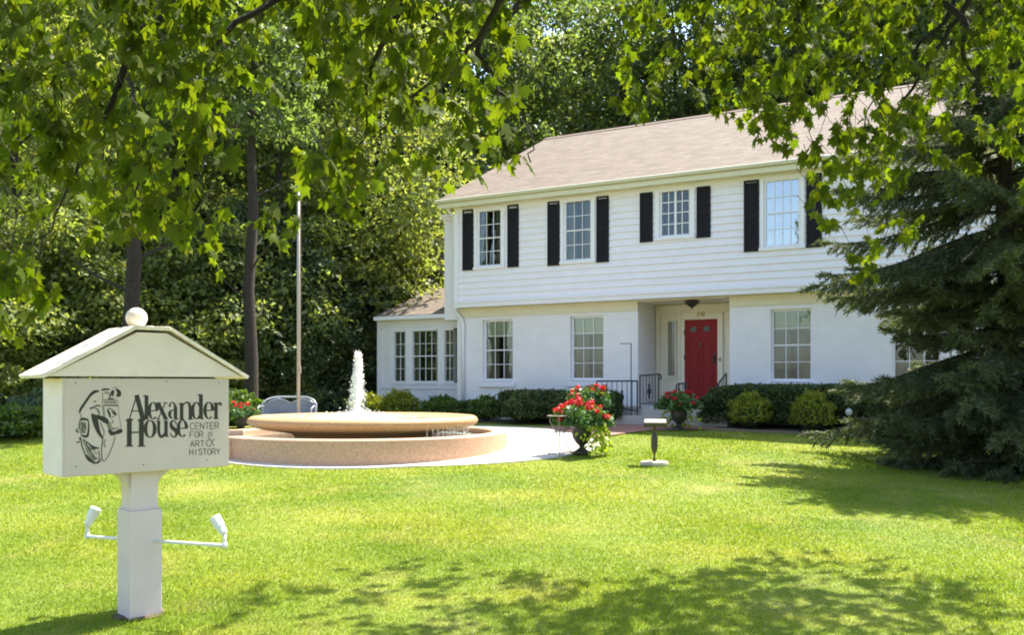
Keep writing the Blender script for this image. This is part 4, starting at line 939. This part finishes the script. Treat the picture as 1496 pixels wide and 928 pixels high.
hshrub(1187, -1.75, 628, 577, 58, SHRUBY, 'round yellow green shrub before the yew hedge nearest the spruce', seed=4, n=3200, size=(.04, .07), name='round_shrub')
hedge_c = [(HL(T(1025 + 8, -1.0), -1.0), HL(T(1310, -1.0), -1.0))]
A, B = hedge_c[0]; mid = (A + B) / 2; ln = (B - A).length; gz_ = G(mid.x, mid.y); hh_ = EYE + (HY - 566) / F * HL(T(1150, -1), -1).y - gz_
shrub((mid.x, mid.y, gz_), ln / 2, .62, hh_ / 1.9, HEDGE, 'long clipped dark yew hedge under the windows right of the door', n=30000, size=(.045, .08), box=True, rot=-R(28.5), seed=5, name='yew_hedge', cat='hedge')
A, B = HL(T(738, -.9), -.9), HL(T(838, -.9), -.9); mid = (A + B) / 2; ln = (B - A).length; gz_ = G(mid.x, mid.y); hh_ = EYE + (HY - 573) / F * mid.y - gz_
shrub((mid.x, mid.y, gz_), ln / 2, .7, hh_ / 1.9, HEDGE, 'dark clipped yew hedge between the two left ground floor windows', n=12000, size=(.05, .085), box=True, rot=-R(28.5), seed=6, name='yew_hedge', cat='hedge')
hshrub(892, -1.35, 620, 571, 34, HEDGE, 'dark round yew before the left railing', seed=7, n=2500, name='round_shrub')
hshrub(768, -1.9, 622, 575, 58, HEDGE, 'dark bushy yew before the left hedge, nearest the fountain', seed=17, n=4000, name='round_shrub')
hshrub(821, -1.8, 624, 577, 40, HEDGE, 'small dark yew behind the bistro table', seed=18, n=3000, name='round_shrub')
hshrub(712, -1.3, 620, 580, 50, SHRUB, 'mid green rounded shrub below the left ground floor window', seed=8, n=3000, name='round_shrub')
hshrub(646, -1.0, 620, 581, 60, SHRUB, 'low wide green shrub at the corner of the house', seed=9, n=3000, name='round_shrub')
hshrub(583, -.9, 620, 575, 56, SHRUBY, 'bright yellow green round shrub below the annex window', seed=10, n=3000, name='round_shrub', shoots=.05)
hshrub(536, -1.2, 620, 578, 46, SHRUBY, 'bright yellow green shrub left of the annex, behind the water jet', seed=11, n=2600, name='round_shrub', shoots=.05)
hshrub(688, -.4, 620, 587, 40, HEDGE, 'dark low yew between the two green shrubs by the house corner', seed=12, n=2200, name='round_shrub')
# left woodland edge undergrowth
for i, (px, Z, h, wd, mm, lb) in enumerate([(18, 16.0, .62, .55, SHRUB, 'low broad leaved bush at the lawn edge, far left'), (70, 17.0, .8, .7, LEAF_C, 'dark bush at the lawn edge behind the sign'), (345, 18.3, .7, .6, SHRUB, 'green bush behind the left geranium urn'),
        (-40, 16.5, .8, .8, LEAF_C, 'dark bush at the left picture edge'), (150, 17.8, .7, .8, LEAF_C, 'dark low bush right behind the sign roof post'), (250, 18.2, .7, .8, LEAF_C, 'dark low bush between the sign and the fountain')]):
    x, y, z_ = at(px, Z); shrub((x, y, z_), wd, wd, h / 1.9, mm, lb, n=2200, size=(.07, .14), seed=20 + i, name='bush', cat='bush')

# ------------------------------------------------------------------ spruce at the right
spx, spy = 7.0, 12.6; spz = G(spx, spy)
sp = empty('spruce_tree', (spx, spy, spz), 0, 'large dark green spruce with sweeping branches on the lawn before the house corner', 'tree')
SPH = 7.6
b = MB(); b.tube([(0, 0, -.1), (.02, 0, 2), (0, .03, 4.5), (0, 0, SPH)], [.17, .14, .08, .01], 10); b.build('trunk', BARK, sp, smooth=True)
r = np.random.default_rng(5)
def sprad(h): return float(np.interp(h, [.1, .5, 1.0, 1.4, 1.75, 2.05, 2.45, 2.8, 3.4, 4.0, 5.0, 6.3, 7.6], [1.5, 1.75, 2.2, 2.85, 2.2, 1.35, 1.4, 2.4, 2.65, 2.25, 1.6, .8, .05]))
bm = MB(); PP, AA, NN, SZ = [], [], [], []
h = .18; ang = 0
while h < 7.3:
    nb_ = 8 if h < 4.5 else 7
    for k in range(nb_):
        ang += 2.399 + r.normal() * .25; Lb = sprad(h) * r.uniform(.78, 1.07); hh0 = h + r.normal() * .07
        droop = .10 + .16 * Lb / 2.5 + r.random() * .1
        pts = []; K = 9
        lift = .32 if h > 3.5 else .12
        for i in range(K + 1):
            s_ = i / K; rr = Lb * s_; z_ = hh0 + lift * Lb * s_ - droop * Lb * 1.9 * s_ ** 1.5 + .26 * Lb * s_ ** 3.2
            aa = ang + .12 * math.sin(s_ * 3 + k); pts.append(np.array([rr * math.cos(aa), rr * math.sin(aa), max(z_, .05)]))
        bm.tube(pts, [.030 * (1 - .88 * i / K) * (Lb / 3.2 + .12) for i in range(K + 1)], 5, False)
        nt_ = int(44 * Lb / 2.4) + 5
        for j in range(nt_):
            s_ = .12 + .88 * (j + r.random()) / nt_; f = s_ * K; i = min(int(f), K - 1); p0 = pts[i] + (pts[i + 1] - pts[i]) * (f - i)
            dr_ = pts[i + 1] - pts[i]; dr_ = dr_ / np.linalg.norm(dr_); side = np.cross(dr_, [0, 0, 1]); side /= np.linalg.norm(side) + 1e-9
            sg = 1 if j % 2 else -1; ltw = (.16 + .42 * (1 - s_) ** .7 * Lb / 2.4) * r.uniform(.7, 1.25)
            td_ = dr_ * .75 + side * sg * r.uniform(.5, .95) + np.array([0, 0, -.35 - .25 * r.random()]); 
            if s_ > .93: td_ = dr_ + side * sg * .3
            td_ /= np.linalg.norm(td_); m = int(ltw * 170) + 12
            q = r.random(m); c = p0 + td_[None] * (ltw * q)[:, None] + np.array([0, 0, -.18])[None] * (ltw * q ** 2)[:, None] + r.normal(size=(m, 3)) * .008
            A = td_[None] * .9 + r.normal(size=(m, 3)) * .55; PP.append(c); AA.append(A); NN.append(r.normal(size=(m, 3))); SZ.append(r.uniform(.06, .12, m))
    h += .21 + .02 * h
PP, AA, NN, SZ = map(np.concatenate, (PP, AA, NN, SZ))
bm.build('limb', BARK, sp)
AA = unit(AA); npmesh('crown', leaves(PP + AA * SZ[:, None] * .4, AA, NN, SZ, [(-.5, -.05, 0), (.15, -.06, .01), (.5, 0, 0), (.15, .06, .01), (-.5, .05, 0)]), 5, NEEDLE, sp)

# ------------------------------------------------------------------ maples overhead
_h = [(-.38, .08), (-.34, .40), (-.16, .30), (-.02, .36), (.27, .50), (.20, .30), (.12, .17), (.29, .21), (.31, .10)]
ML = [(-.42, 0, 0)] + [(a, -b, -.22 * b) for a, b in _h] + [(.58, 0, -.12)] + [(a, b, -.22 * b) for a, b in _h[::-1]] + [(-.05, 0, .03)]
MT = [(i, (i + 1) % 20, 20) for i in range(20)]
MASKL = ["7788886667888871", "7788886436888860", "6788774214788750", "5787662002577640", "4566662003432442", "3556652025521000", "3345442233110000", "5210001010000000", "6310000000000000", "2000000000000000"]
MASKR = {18: "4443000000", 19: "6641000000", 20: "7742000000", 21: "8863000000", 22: "8887400000", 23: "8888510000", 24: "8888753000", 25: "8888875400", 26: "8888631000", 27: "8886300000", 28: "8886200000", 29: "8888510000"}
rl = np.random.default_rng(21)
def sprays(r, cx, cy, Z, n, twigs, out):
    for _ in range(n):
        c = np.array(W(cx + r.uniform(-26, 26), cy + r.uniform(-26, 26), Z + r.uniform(-1, 1) * .16 * Z))
        q = math.sin(c[0] * 5.1 + c[1]) * math.sin(c[2] * 5.7 + 1.3 * c[1]) + .45 * math.sin(c[0] * 11 + c[2] * 9)
        if q < -.28: continue                # boughs carry their leaves in clumps with air between them
        spray_at(r, c, twigs, out)
def spray_at(r, c, twigs, out, size=1.0, k=None):
    a = r.uniform(0, 6.283); d = np.array([math.cos(a) * .7, math.sin(a) * .7, -.35 - .5 * r.random()]); d /= np.linalg.norm(d)
    L_ = r.uniform(.16, .36) * size; k = k or r.integers(6, 11); s0 = c - d * L_ * .8 + np.array([0, 0, .03])
    twigs.append((s0 - d * .12 + np.array([0, 0, .06]), s0, c + d * L_ * .2))
    for j in range(k):
        q = (j + .5) / k; p = s0 + d * L_ * q; az = r.uniform(0, 6.283); tip = np.array([math.cos(az) * .6, math.sin(az) * .6, -.45 - .75 * r.random()]) + d * .45; tip /= np.linalg.norm(tip)
        nrm = np.array([-tip[0] * .5, -tip[1] * .5, .8]) + r.normal(size=3) * .38; s_ = r.uniform(.055, .13) * size
        out.append(np.concatenate([p + tip * s_ * .75, tip, nrm, [s_]]))
def maple(name, base, label, trunk_top, boughs, cells, Zf, per, upper, seed, nup):
    r = np.random.default_rng(seed); e = empty(name, base, 0, label, 'tree'); tw, out = [], []; O = np.array(base)
    for cx, cy, dv in cells: sprays(r, cx, cy, Zf(cx, cy), int(round(dv * per + r.random() * .5)), tw, out)
    (ux0, ux1), (uy0, uy1), (uz0, uz1) = upper; n = 0
    while n < nup:
        x, y, z = r.uniform(ux0, ux1), r.uniform(uy0, uy1), r.uniform(uz0, uz1)
        if z < EYE + .435 * max(y, 0) + .45: continue
        q = ((x - (ux0 + ux1) / 2) / ((ux1 - ux0) / 2)) ** 2 + ((y - (uy0 + uy1) / 2) / ((uy1 - uy0) / 2)) ** 2 + max(0, (z - (uz0 + uz1) / 2) / ((uz1 - uz0) / 2)) ** 2
        if q > 1 or math.sin(x * 2.1 + seed) * math.sin(y * 1.9) + math.sin(z * 2.3) * .5 > .62: continue
        spray_at(r, np.array([x, y, z]), tw, out, 1.5, 6); n += 1
    b = MB(); b.tube([(0, 0, -.2), (0, 0, .3), (0.03, 0, 2), tuple(np.array(trunk_top) - O)], [.42, .33, .28, .2], 14); b.build('trunk', BARK2, e, smooth=True)
    for pts in boughs:
        P = [np.array(trunk_top)] + [np.array(p) for p in pts]; Q = []
        for i in range(len(P) - 1):
            p0, p1, p2, p3 = P[max(i - 1, 0)], P[i], P[i + 1], P[min(i + 2, len(P) - 1)]
            for j in range(6): t = j / 6; Q.append(.5 * (2 * p1 + (p2 - p0) * t + (2 * p0 - 5 * p1 + 4 * p2 - p3) * t * t + (3 * p1 - p0 - 3 * p2 + p3) * t ** 3))
        Q.append(P[-1]); K = len(Q); Q = [q + r.normal(size=3) * .012 - O for q in Q]
        b = MB(); b.tube(Q, [max(.005, .06 * (1 - i / K) ** 2 + .013 * (1 - i / K)) for i in range(K)], 7, False); b.build('limb', BARK2, e, smooth=True)
    b = MB()
    for t3 in tw: b.tube([q - O for q in t3], [.003, .0025, .0015], 3, False)
    b.build('twigs', BARK2, e)
    D = np.array(out); npmesh('crown', leaves(D[:, :3] - O, D[:, 3:6], D[:, 6:9], D[:, 9], ML, r.uniform(-.4, 2.4, len(D))), 21, LEAF_M, e, MT); return e
V3 = lambda px, py, Z: tuple(W(px, py, Z))
cl_, cr_ = [], []
for j, row in enumerate(MASKL):
    for i, ch in enumerate(row):
        if ch != '0': cl_.append((i * 50 + 25, j * 50 + 25, int(ch)))
for i, colm in MASKR.items():
    for j, ch in enumerate(colm):
        if ch != '0': cr_.append((i * 50 + 25, j * 50 + 25, int(ch)))
for i in range(0, 31):
    for j in (-1, -2): (cl_ if i < 16 else cr_).append((i * 50 + 25, j * 50 + 25, 8))
for i in (-1, -2):
    for j in range(-1, 9): cl_.append((i * 50 + 25, j * 50 + 25, 5))
for i in (30, 31):
    for j in range(-1, 5): cr_.append((i * 50 + 25, j * 50 + 25, 7))
maple('maple_tree', (-4.6, -3.2, 0), 'overhanging maple whose leafy boughs fill the upper left of the picture', (-4.3, -2.8, 3.4),
      [[(-3.6, .5, 5.2), V3(245, -140, 5.0), V3(195, 60, 5.2), V3(125, 230, 5.4), V3(70, 330, 5.6), V3(50, 430, 5.7)],
       [(-3.2, .5, 5.4), V3(400, -150, 5.2), V3(320, 60, 5.3), V3(225, 160, 5.4), V3(190, 300, 5.5)],
       [(-2.6, .8, 5.6), V3(640, -130, 5.0), V3(590, 10, 5.1), V3(540, 110, 5.3), V3(528, 200, 5.4), V3(470, 290, 5.5)],
       [(-2.2, 1, 5.7), V3(760, -110, 5.2), V3(728, 0, 5.3), V3(672, 82, 5.5), V3(585, 160, 5.6), V3(550, 215, 5.7)],
       [(-2.2, 1, 5.7), V3(740, -110, 5.6), V3(700, 60, 5.7), V3(730, 130, 5.8), V3(775, 190, 5.9), V3(770, 235, 6)]],
      cl_, lambda x, y: 5.3 + .25 * math.sin(x * .02), .68, ((-7.5, 2.6), (-5, 7.0), (4.2, 9.5)), 21, 900)
maple('maple_tree', (6.2, -1.5, 0), 'overhanging maple whose bright green boughs hang down before the roof on the right', (5.9, -1.0, 3.6),
      [[(5.2, 3, 6.2), V3(1460, -120, 7.2), V3(1415, 0, 7.4), V3(1360, 82, 7.6), V3(1303, 173, 7.8), V3(1230, 242, 8), V3(1195, 285, 8.1)],
       [(5.0, 3, 6.3), V3(1440, -140, 7.4), V3(1390, 13, 7.6), V3(1308, 104, 7.9), V3(1265, 173, 8), V3(1250, 290, 8.2)],
       [(5.4, 3, 6.2), V3(1440, -100, 6.8), V3(1411, 43, 7), V3(1420, 108, 7.1), V3(1455, 142, 7.2), V3(1480, 210, 7.3)],
       [(4.2, 3.4, 6.6), V3(1190, -120, 7.4), V3(1169, 26, 7.6), V3(1152, 130, 7.7), V3(1155, 200, 7.8)],
       [(3.8, 3.4, 6.7), V3(1080, -120, 7.2), V3(1036, 13, 7.4), V3(990, 80, 7.6), V3(945, 160, 7.8)]],
      cr_, lambda x, y: 7.6 + .4 * math.sin(x * .015), 1.1, ((1.2, 8.6), (-4, 9.8), (5.0, 10.5)), 22, 1400)

# ------------------------------------------------------------------ woodland
def tree_proto(name, H_, r0_, crown0, crad, m, n, lsz, seed, flat=.75, nclump=34):
    r = np.random.default_rng(seed); e = empty(name, (0, 0, 0)); b = MB()
    bend = r.normal(size=2) * .55
    tp = lambda z: (bend[0] * (max(z, 0) / H_) ** 1.5 + .09 * math.sin(z * .8 + seed), bend[1] * (z / H_) ** 2 + .07 * math.sin(z * 1.1), z)
    b.tube([tp(z) for z in np.linspace(-.3, H_ * .93, 9)], [r0_ * (1 - .85 * k / 8) * (1.25 if k == 0 else 1) for k in range(9)], 9, False); b.build('trunk', BARK, e, smooth=True)
    bl = MB(); P, D = [], []
    per = n // nclump
    for k in range(nclump):
        z = crown0 + (H_ - crown0) * (k + .5) / nclump; f = (z - crown0) / (H_ - crown0); rr = crad * (.35 + .65 * math.sin(math.pi * min(1, .15 + .85 * f)) ** .7) * r.uniform(.35, 1)
        a = k * 2.4 + r.normal() * .4; c = np.array([rr * math.cos(a), rr * math.sin(a), z]); cr = crad * r.uniform(.28, .48)
        z0_ = max(crown0 * .8, z - rr * .6); s = tp(z0_)
        if k % 2 == 0: bl.tube([s, ((s[0] + c[0]) / 2, (s[1] + c[1]) / 2, (z0_ + z) / 2 + .1), tuple(c)], [r0_ * .3 * (1 - .6 * f), r0_ * .18 * (1 - .6 * f), .01], 5, False)
        d = unit(r.normal(size=(per, 3))); rad = cr * (.45 + .62 * r.random(per) ** .6) * (1 + .35 * np.sin(d[:, 0] * 6 + k) * np.sin(d[:, 2] * 5 + 2 * k))
        P.append(c + d * rad[:, None] * np.array([1.15, 1.15, flat])); D.append(d)
    for k in range(7 if H_ > 10 else 0):     # bare side limbs under the crown
        z = crown0 * (.35 + .6 * k / 7); a = r.uniform(0, 6.28); L_ = r.uniform(.7, 1.8); s = tp(z)
        bl.tube([s, (s[0] + .5 * L_ * math.cos(a), s[1] + .5 * L_ * math.sin(a), z + .25 * L_), (s[0] + L_ * math.cos(a + .2), s[1] + L_ * math.sin(a + .2), z + .62 * L_)], [.05, .03, .008], 5, False)
    bl.build('limb', BARK, e)
    P, D = np.concatenate(P), np.concatenate(D); P[:, 2] = np.maximum(P[:, 2], .1)
    A = unit(D * .5 + r.normal(size=P.shape) * .8 + np.array([0, 0, -.25])); Nn = unit(np.array([0, 0, 1.0]) + D * .5 + r.normal(size=P.shape) * .55)
    npmesh('crown', leaves(P, A, Nn, r.uniform(lsz[0], lsz[1], len(P)), LQ), 4, m, e); return e
PROT = {'a': tree_proto('forest_tree', 17, .20, 8.6, 2.3, LEAF_A, 9000, (.16, .30), 31, nclump=24), 'b': tree_proto('forest_tree', 20, .24, 9.5, 2.5, LEAF_A, 9500, (.17, .34), 32, nclump=24),
        'c': tree_proto('forest_tree', 15, .17, 4.5, 3.0, LEAF_B, 15000, (.13, .25), 33), 'd': tree_proto('forest_tree', 19, .22, 4.0, 3.2, LEAF_A, 15000, (.16, .30), 34, .6, 40),
        'u': tree_proto('understory_tree', 5.5, .06, .5, 2.1, LEAF_B, 17000, (.11, .21), 35, .6, 26), 'v': tree_proto('understory_tree', 4.2, .05, .2, 2.0, LEAF_B, 14000, (.11, .20), 36, .65, 24),
        'w': tree_proto('understory_tree', 6.5, .07, .3, 2.2, LEAF_C, 12000, (.10, .20), 37, .6, 28)}
used = set(); rt = np.random.default_rng(8)
def plant(kind, px, Z, sc, label, group=None, szs=1.0):
    x = (px - 748) / F * Z; e = PROT[kind] if kind not in used else copy_tree(PROT[kind]); used.add(kind)
    e.location = (x, Z, G(x, Z)); e.rotation_euler = (0, 0, rt.uniform(0, 6.28)); e.scale = (sc * rt.uniform(.92, 1.08), sc * rt.uniform(.92, 1.08), sc * szs)
    tag(e, label, 'tree', group); return e
plant('a', 193, 18.0, .92, 'forest tree with a straight dark trunk rising right behind the sign finial')
plant('b', 365, 19.6, .68, 'tall dark forest tree between the sign and the flagpole with a bare upper trunk')
plant('b', 283, 27, .85, 'slender forest tree seen between the sign roof and the tall dark trunk')
plant('a', 405, 26.0, .85, 'dark trunked tree close to the left of the flagpole')
plant('c', 545, 28, .95, 'tree leaning behind the water jet, left of the annex roof')
plant('c', 25, 22, .95, 'sunlit tree at the far left of the wood')
plant('c', 100, 27, .85, 'leafy tree behind the left side of the sign roof')
plant('a', -90, 21, 1.0, 'tree at the left picture edge')
plant('b', 475, 32, .95, 'tall tree behind the flagpole top')
LBG = ('tall tree of the wood behind the left lawn', 'trees of the wood behind the left lawn')
for k, px, Z, s_ in [('c', -40, 33, 1.2), ('d', 60, 38, 1.1), ('c', 150, 40, 1.3), ('d', 250, 38, 1.1), ('c', 330, 41, 1.3), ('d', 430, 39, 1.1), ('d', 520, 41, 1.2), ('d', 590, 36, 1.1), ('d', -160, 34, 1.1), ('d', 10, 44, 1.2), ('d', 200, 46, 1.2), ('d', 370, 46, 1.2)]:
    plant(k, px, Z, s_, LBG[0], LBG[1])
HBG = ('tall tree of the wood rising behind the roof ridge', 'trees of the wood behind the house roof')
for k, px, Z, s_ in [('b', 660, 37, 1.1), ('d', 735, 40, 1.1), ('c', 800, 45, 1.2), ('d', 858, 43, 1.08), ('d', 905, 48, 1.2), ('c', 945, 46, 1.22), ('c', 830, 52, 1.4), ('d', 985, 44, 1.1), ('b', 1050, 42, 1.1), ('d', 1110, 45, 1.2), ('b', 1180, 42, 1.15), ('d', 1250, 40, 1.15), ('b', 1320, 40, 1.2), ('d', 1400, 38, 1.2),
                     ('b', 1470, 36, 1.15), ('d', 1540, 34, 1.15), ('d', 690, 47, 1.25), ('c', 1010, 55, 1.2), ('d', 1140, 52, 1.3), ('d', 1290, 50, 1.3), ('b', 1440, 48, 1.3)]:
    plant(k, px, Z, s_, HBG[0], HBG[1])
UBG = ('leafy undergrowth tree of the wood edge on the left', 'undergrowth trees along the wood edge')
for k, px, Z, s_ in [('u', -60, 19.5, .8), ('u', 60, 21.5, .85), ('v', 130, 22.5, .85), ('u', 170, 24, .95), ('v', 235, 24, .95), ('u', 300, 24, .9), ('w', 350, 25, .9), ('u', 400, 26, 1.0), ('u', 420, 27, 1.2), ('w', 460, 25.5, .7), ('u', 500, 29, 1.35), ('u', 560, 31, 1.5), ('w', 525, 27, .65), ('w', 600, 33, 1.3), ('v', 20, 25, 1.2), ('u', 240, 28, 1.3), ('u', 110, 28, 1.3), ('u', 330, 30, 1.3), ('u', -20, 27, 1.3), ('v', 640, 38, 1.6), ('w', 1480, 27, .9), ('w', 1520, 24, .8), ('u', 1440, 30, 1.1)]:
    plant(k, px, Z, s_, UBG[0] if px < 700 else 'leafy undergrowth tree past the right end of the house', UBG[1] if px < 700 else 'undergrowth trees right of the house')
r = np.random.default_rng(77); n = 85000
x = r.uniform(-62, 62, n); y = r.uniform(62, 74, n); z = 30 * r.random(n) ** .8; top_ = 24 + 4 * np.sin(x * .35) + 2.5 * np.sin(x * 1.1 + 1); ok = (z < top_) & (np.sin(x * .9) * np.sin(z * .8 + x * .2) + .3 * np.sin(x * 3) > -.95)
x, y, z = x[ok], y[ok], z[ok]; P = np.stack([x, y, z + .4], 1)
tag(npmesh('distant_foliage', leaves(P, unit(r.normal(size=P.shape) + np.array([0, 0, -.4])), unit(r.normal(size=P.shape) * .7 + np.array([0, 0, .8])), r.uniform(.5, 1.0, len(P)), LQ), 4, LEAF_C), 'dense far foliage of the wood beyond the nearer trees', kind='stuff')

# ------------------------------------------------------------------ grass blades
r = np.random.default_rng(99)
def blades(n, y0, y1, p):
    u = r.random(n); 
    y = np.exp(np.log(y0) + u * (np.log(y1) - np.log(y0))) if p else r.uniform(y0, y1, n)
    x = r.uniform(-1, 1, n) * (.64 * y + 3.2); return x, y
x1, y1_ = blades(330000, 4.4, 9.0, True); x2, y2_ = blades(310000, 9.0, 20.5, True)
x = np.concatenate([x1, x2]); y = np.concatenate([y1_, y2_])
nn_ = x * SN + y * CS - CF; tt_ = (x - X0) * CS - (y - Z0) * SN
ok = ~in_patio_np(x, y) & ~((nn_ > -2.25) & (tt_ > r0 - .4)) & ~((nn_ > -1.7) & (tt_ > -4.6)) & ~((np.abs(x - spx) < 1.6) & (np.abs(y - spy) < 1.2)) & ~((nn_ > -3.4) & (tt_ > r0 - 1.6) & (tt_ < r0 + 1.3)) & ((x - sx) ** 2 + (y - sy) ** 2 > .05) & ((x - sign.location.x) ** 2 + (y - sign.location.y) ** 2 > .026) & (y < 18.4) & ~((x > .7) & (y > 16.6) & (nn_ > -3.3) & (tt_ < r0 + 1))
x, y = x[ok], y[ok]; n = len(x); wv = .0045 * (y / 6) ** .9; hg = r.uniform(.015, .034, n) * (1 + .35 * np.sin(x * 2.1) * np.sin(y * 1.3)) * np.where(y > 12, 1.1, 1)
P = np.stack([x, y, Gn(y) - .004], 1); lean = np.stack([r.normal(size=n) * .5, r.normal(size=n) * .5, np.ones(n)], 1); a = r.uniform(0, 3.1416, n); sd_ = np.stack([np.cos(a), np.sin(a), 0 * a], 1) * wv[:, None]
V = np.stack([P - sd_, P + sd_, P + lean * hg[:, None]], 1).reshape(-1, 3)
tag(npmesh('grass', V, 3, BLADE), 'short mown yellow green grass covering the lawn', kind='stuff')
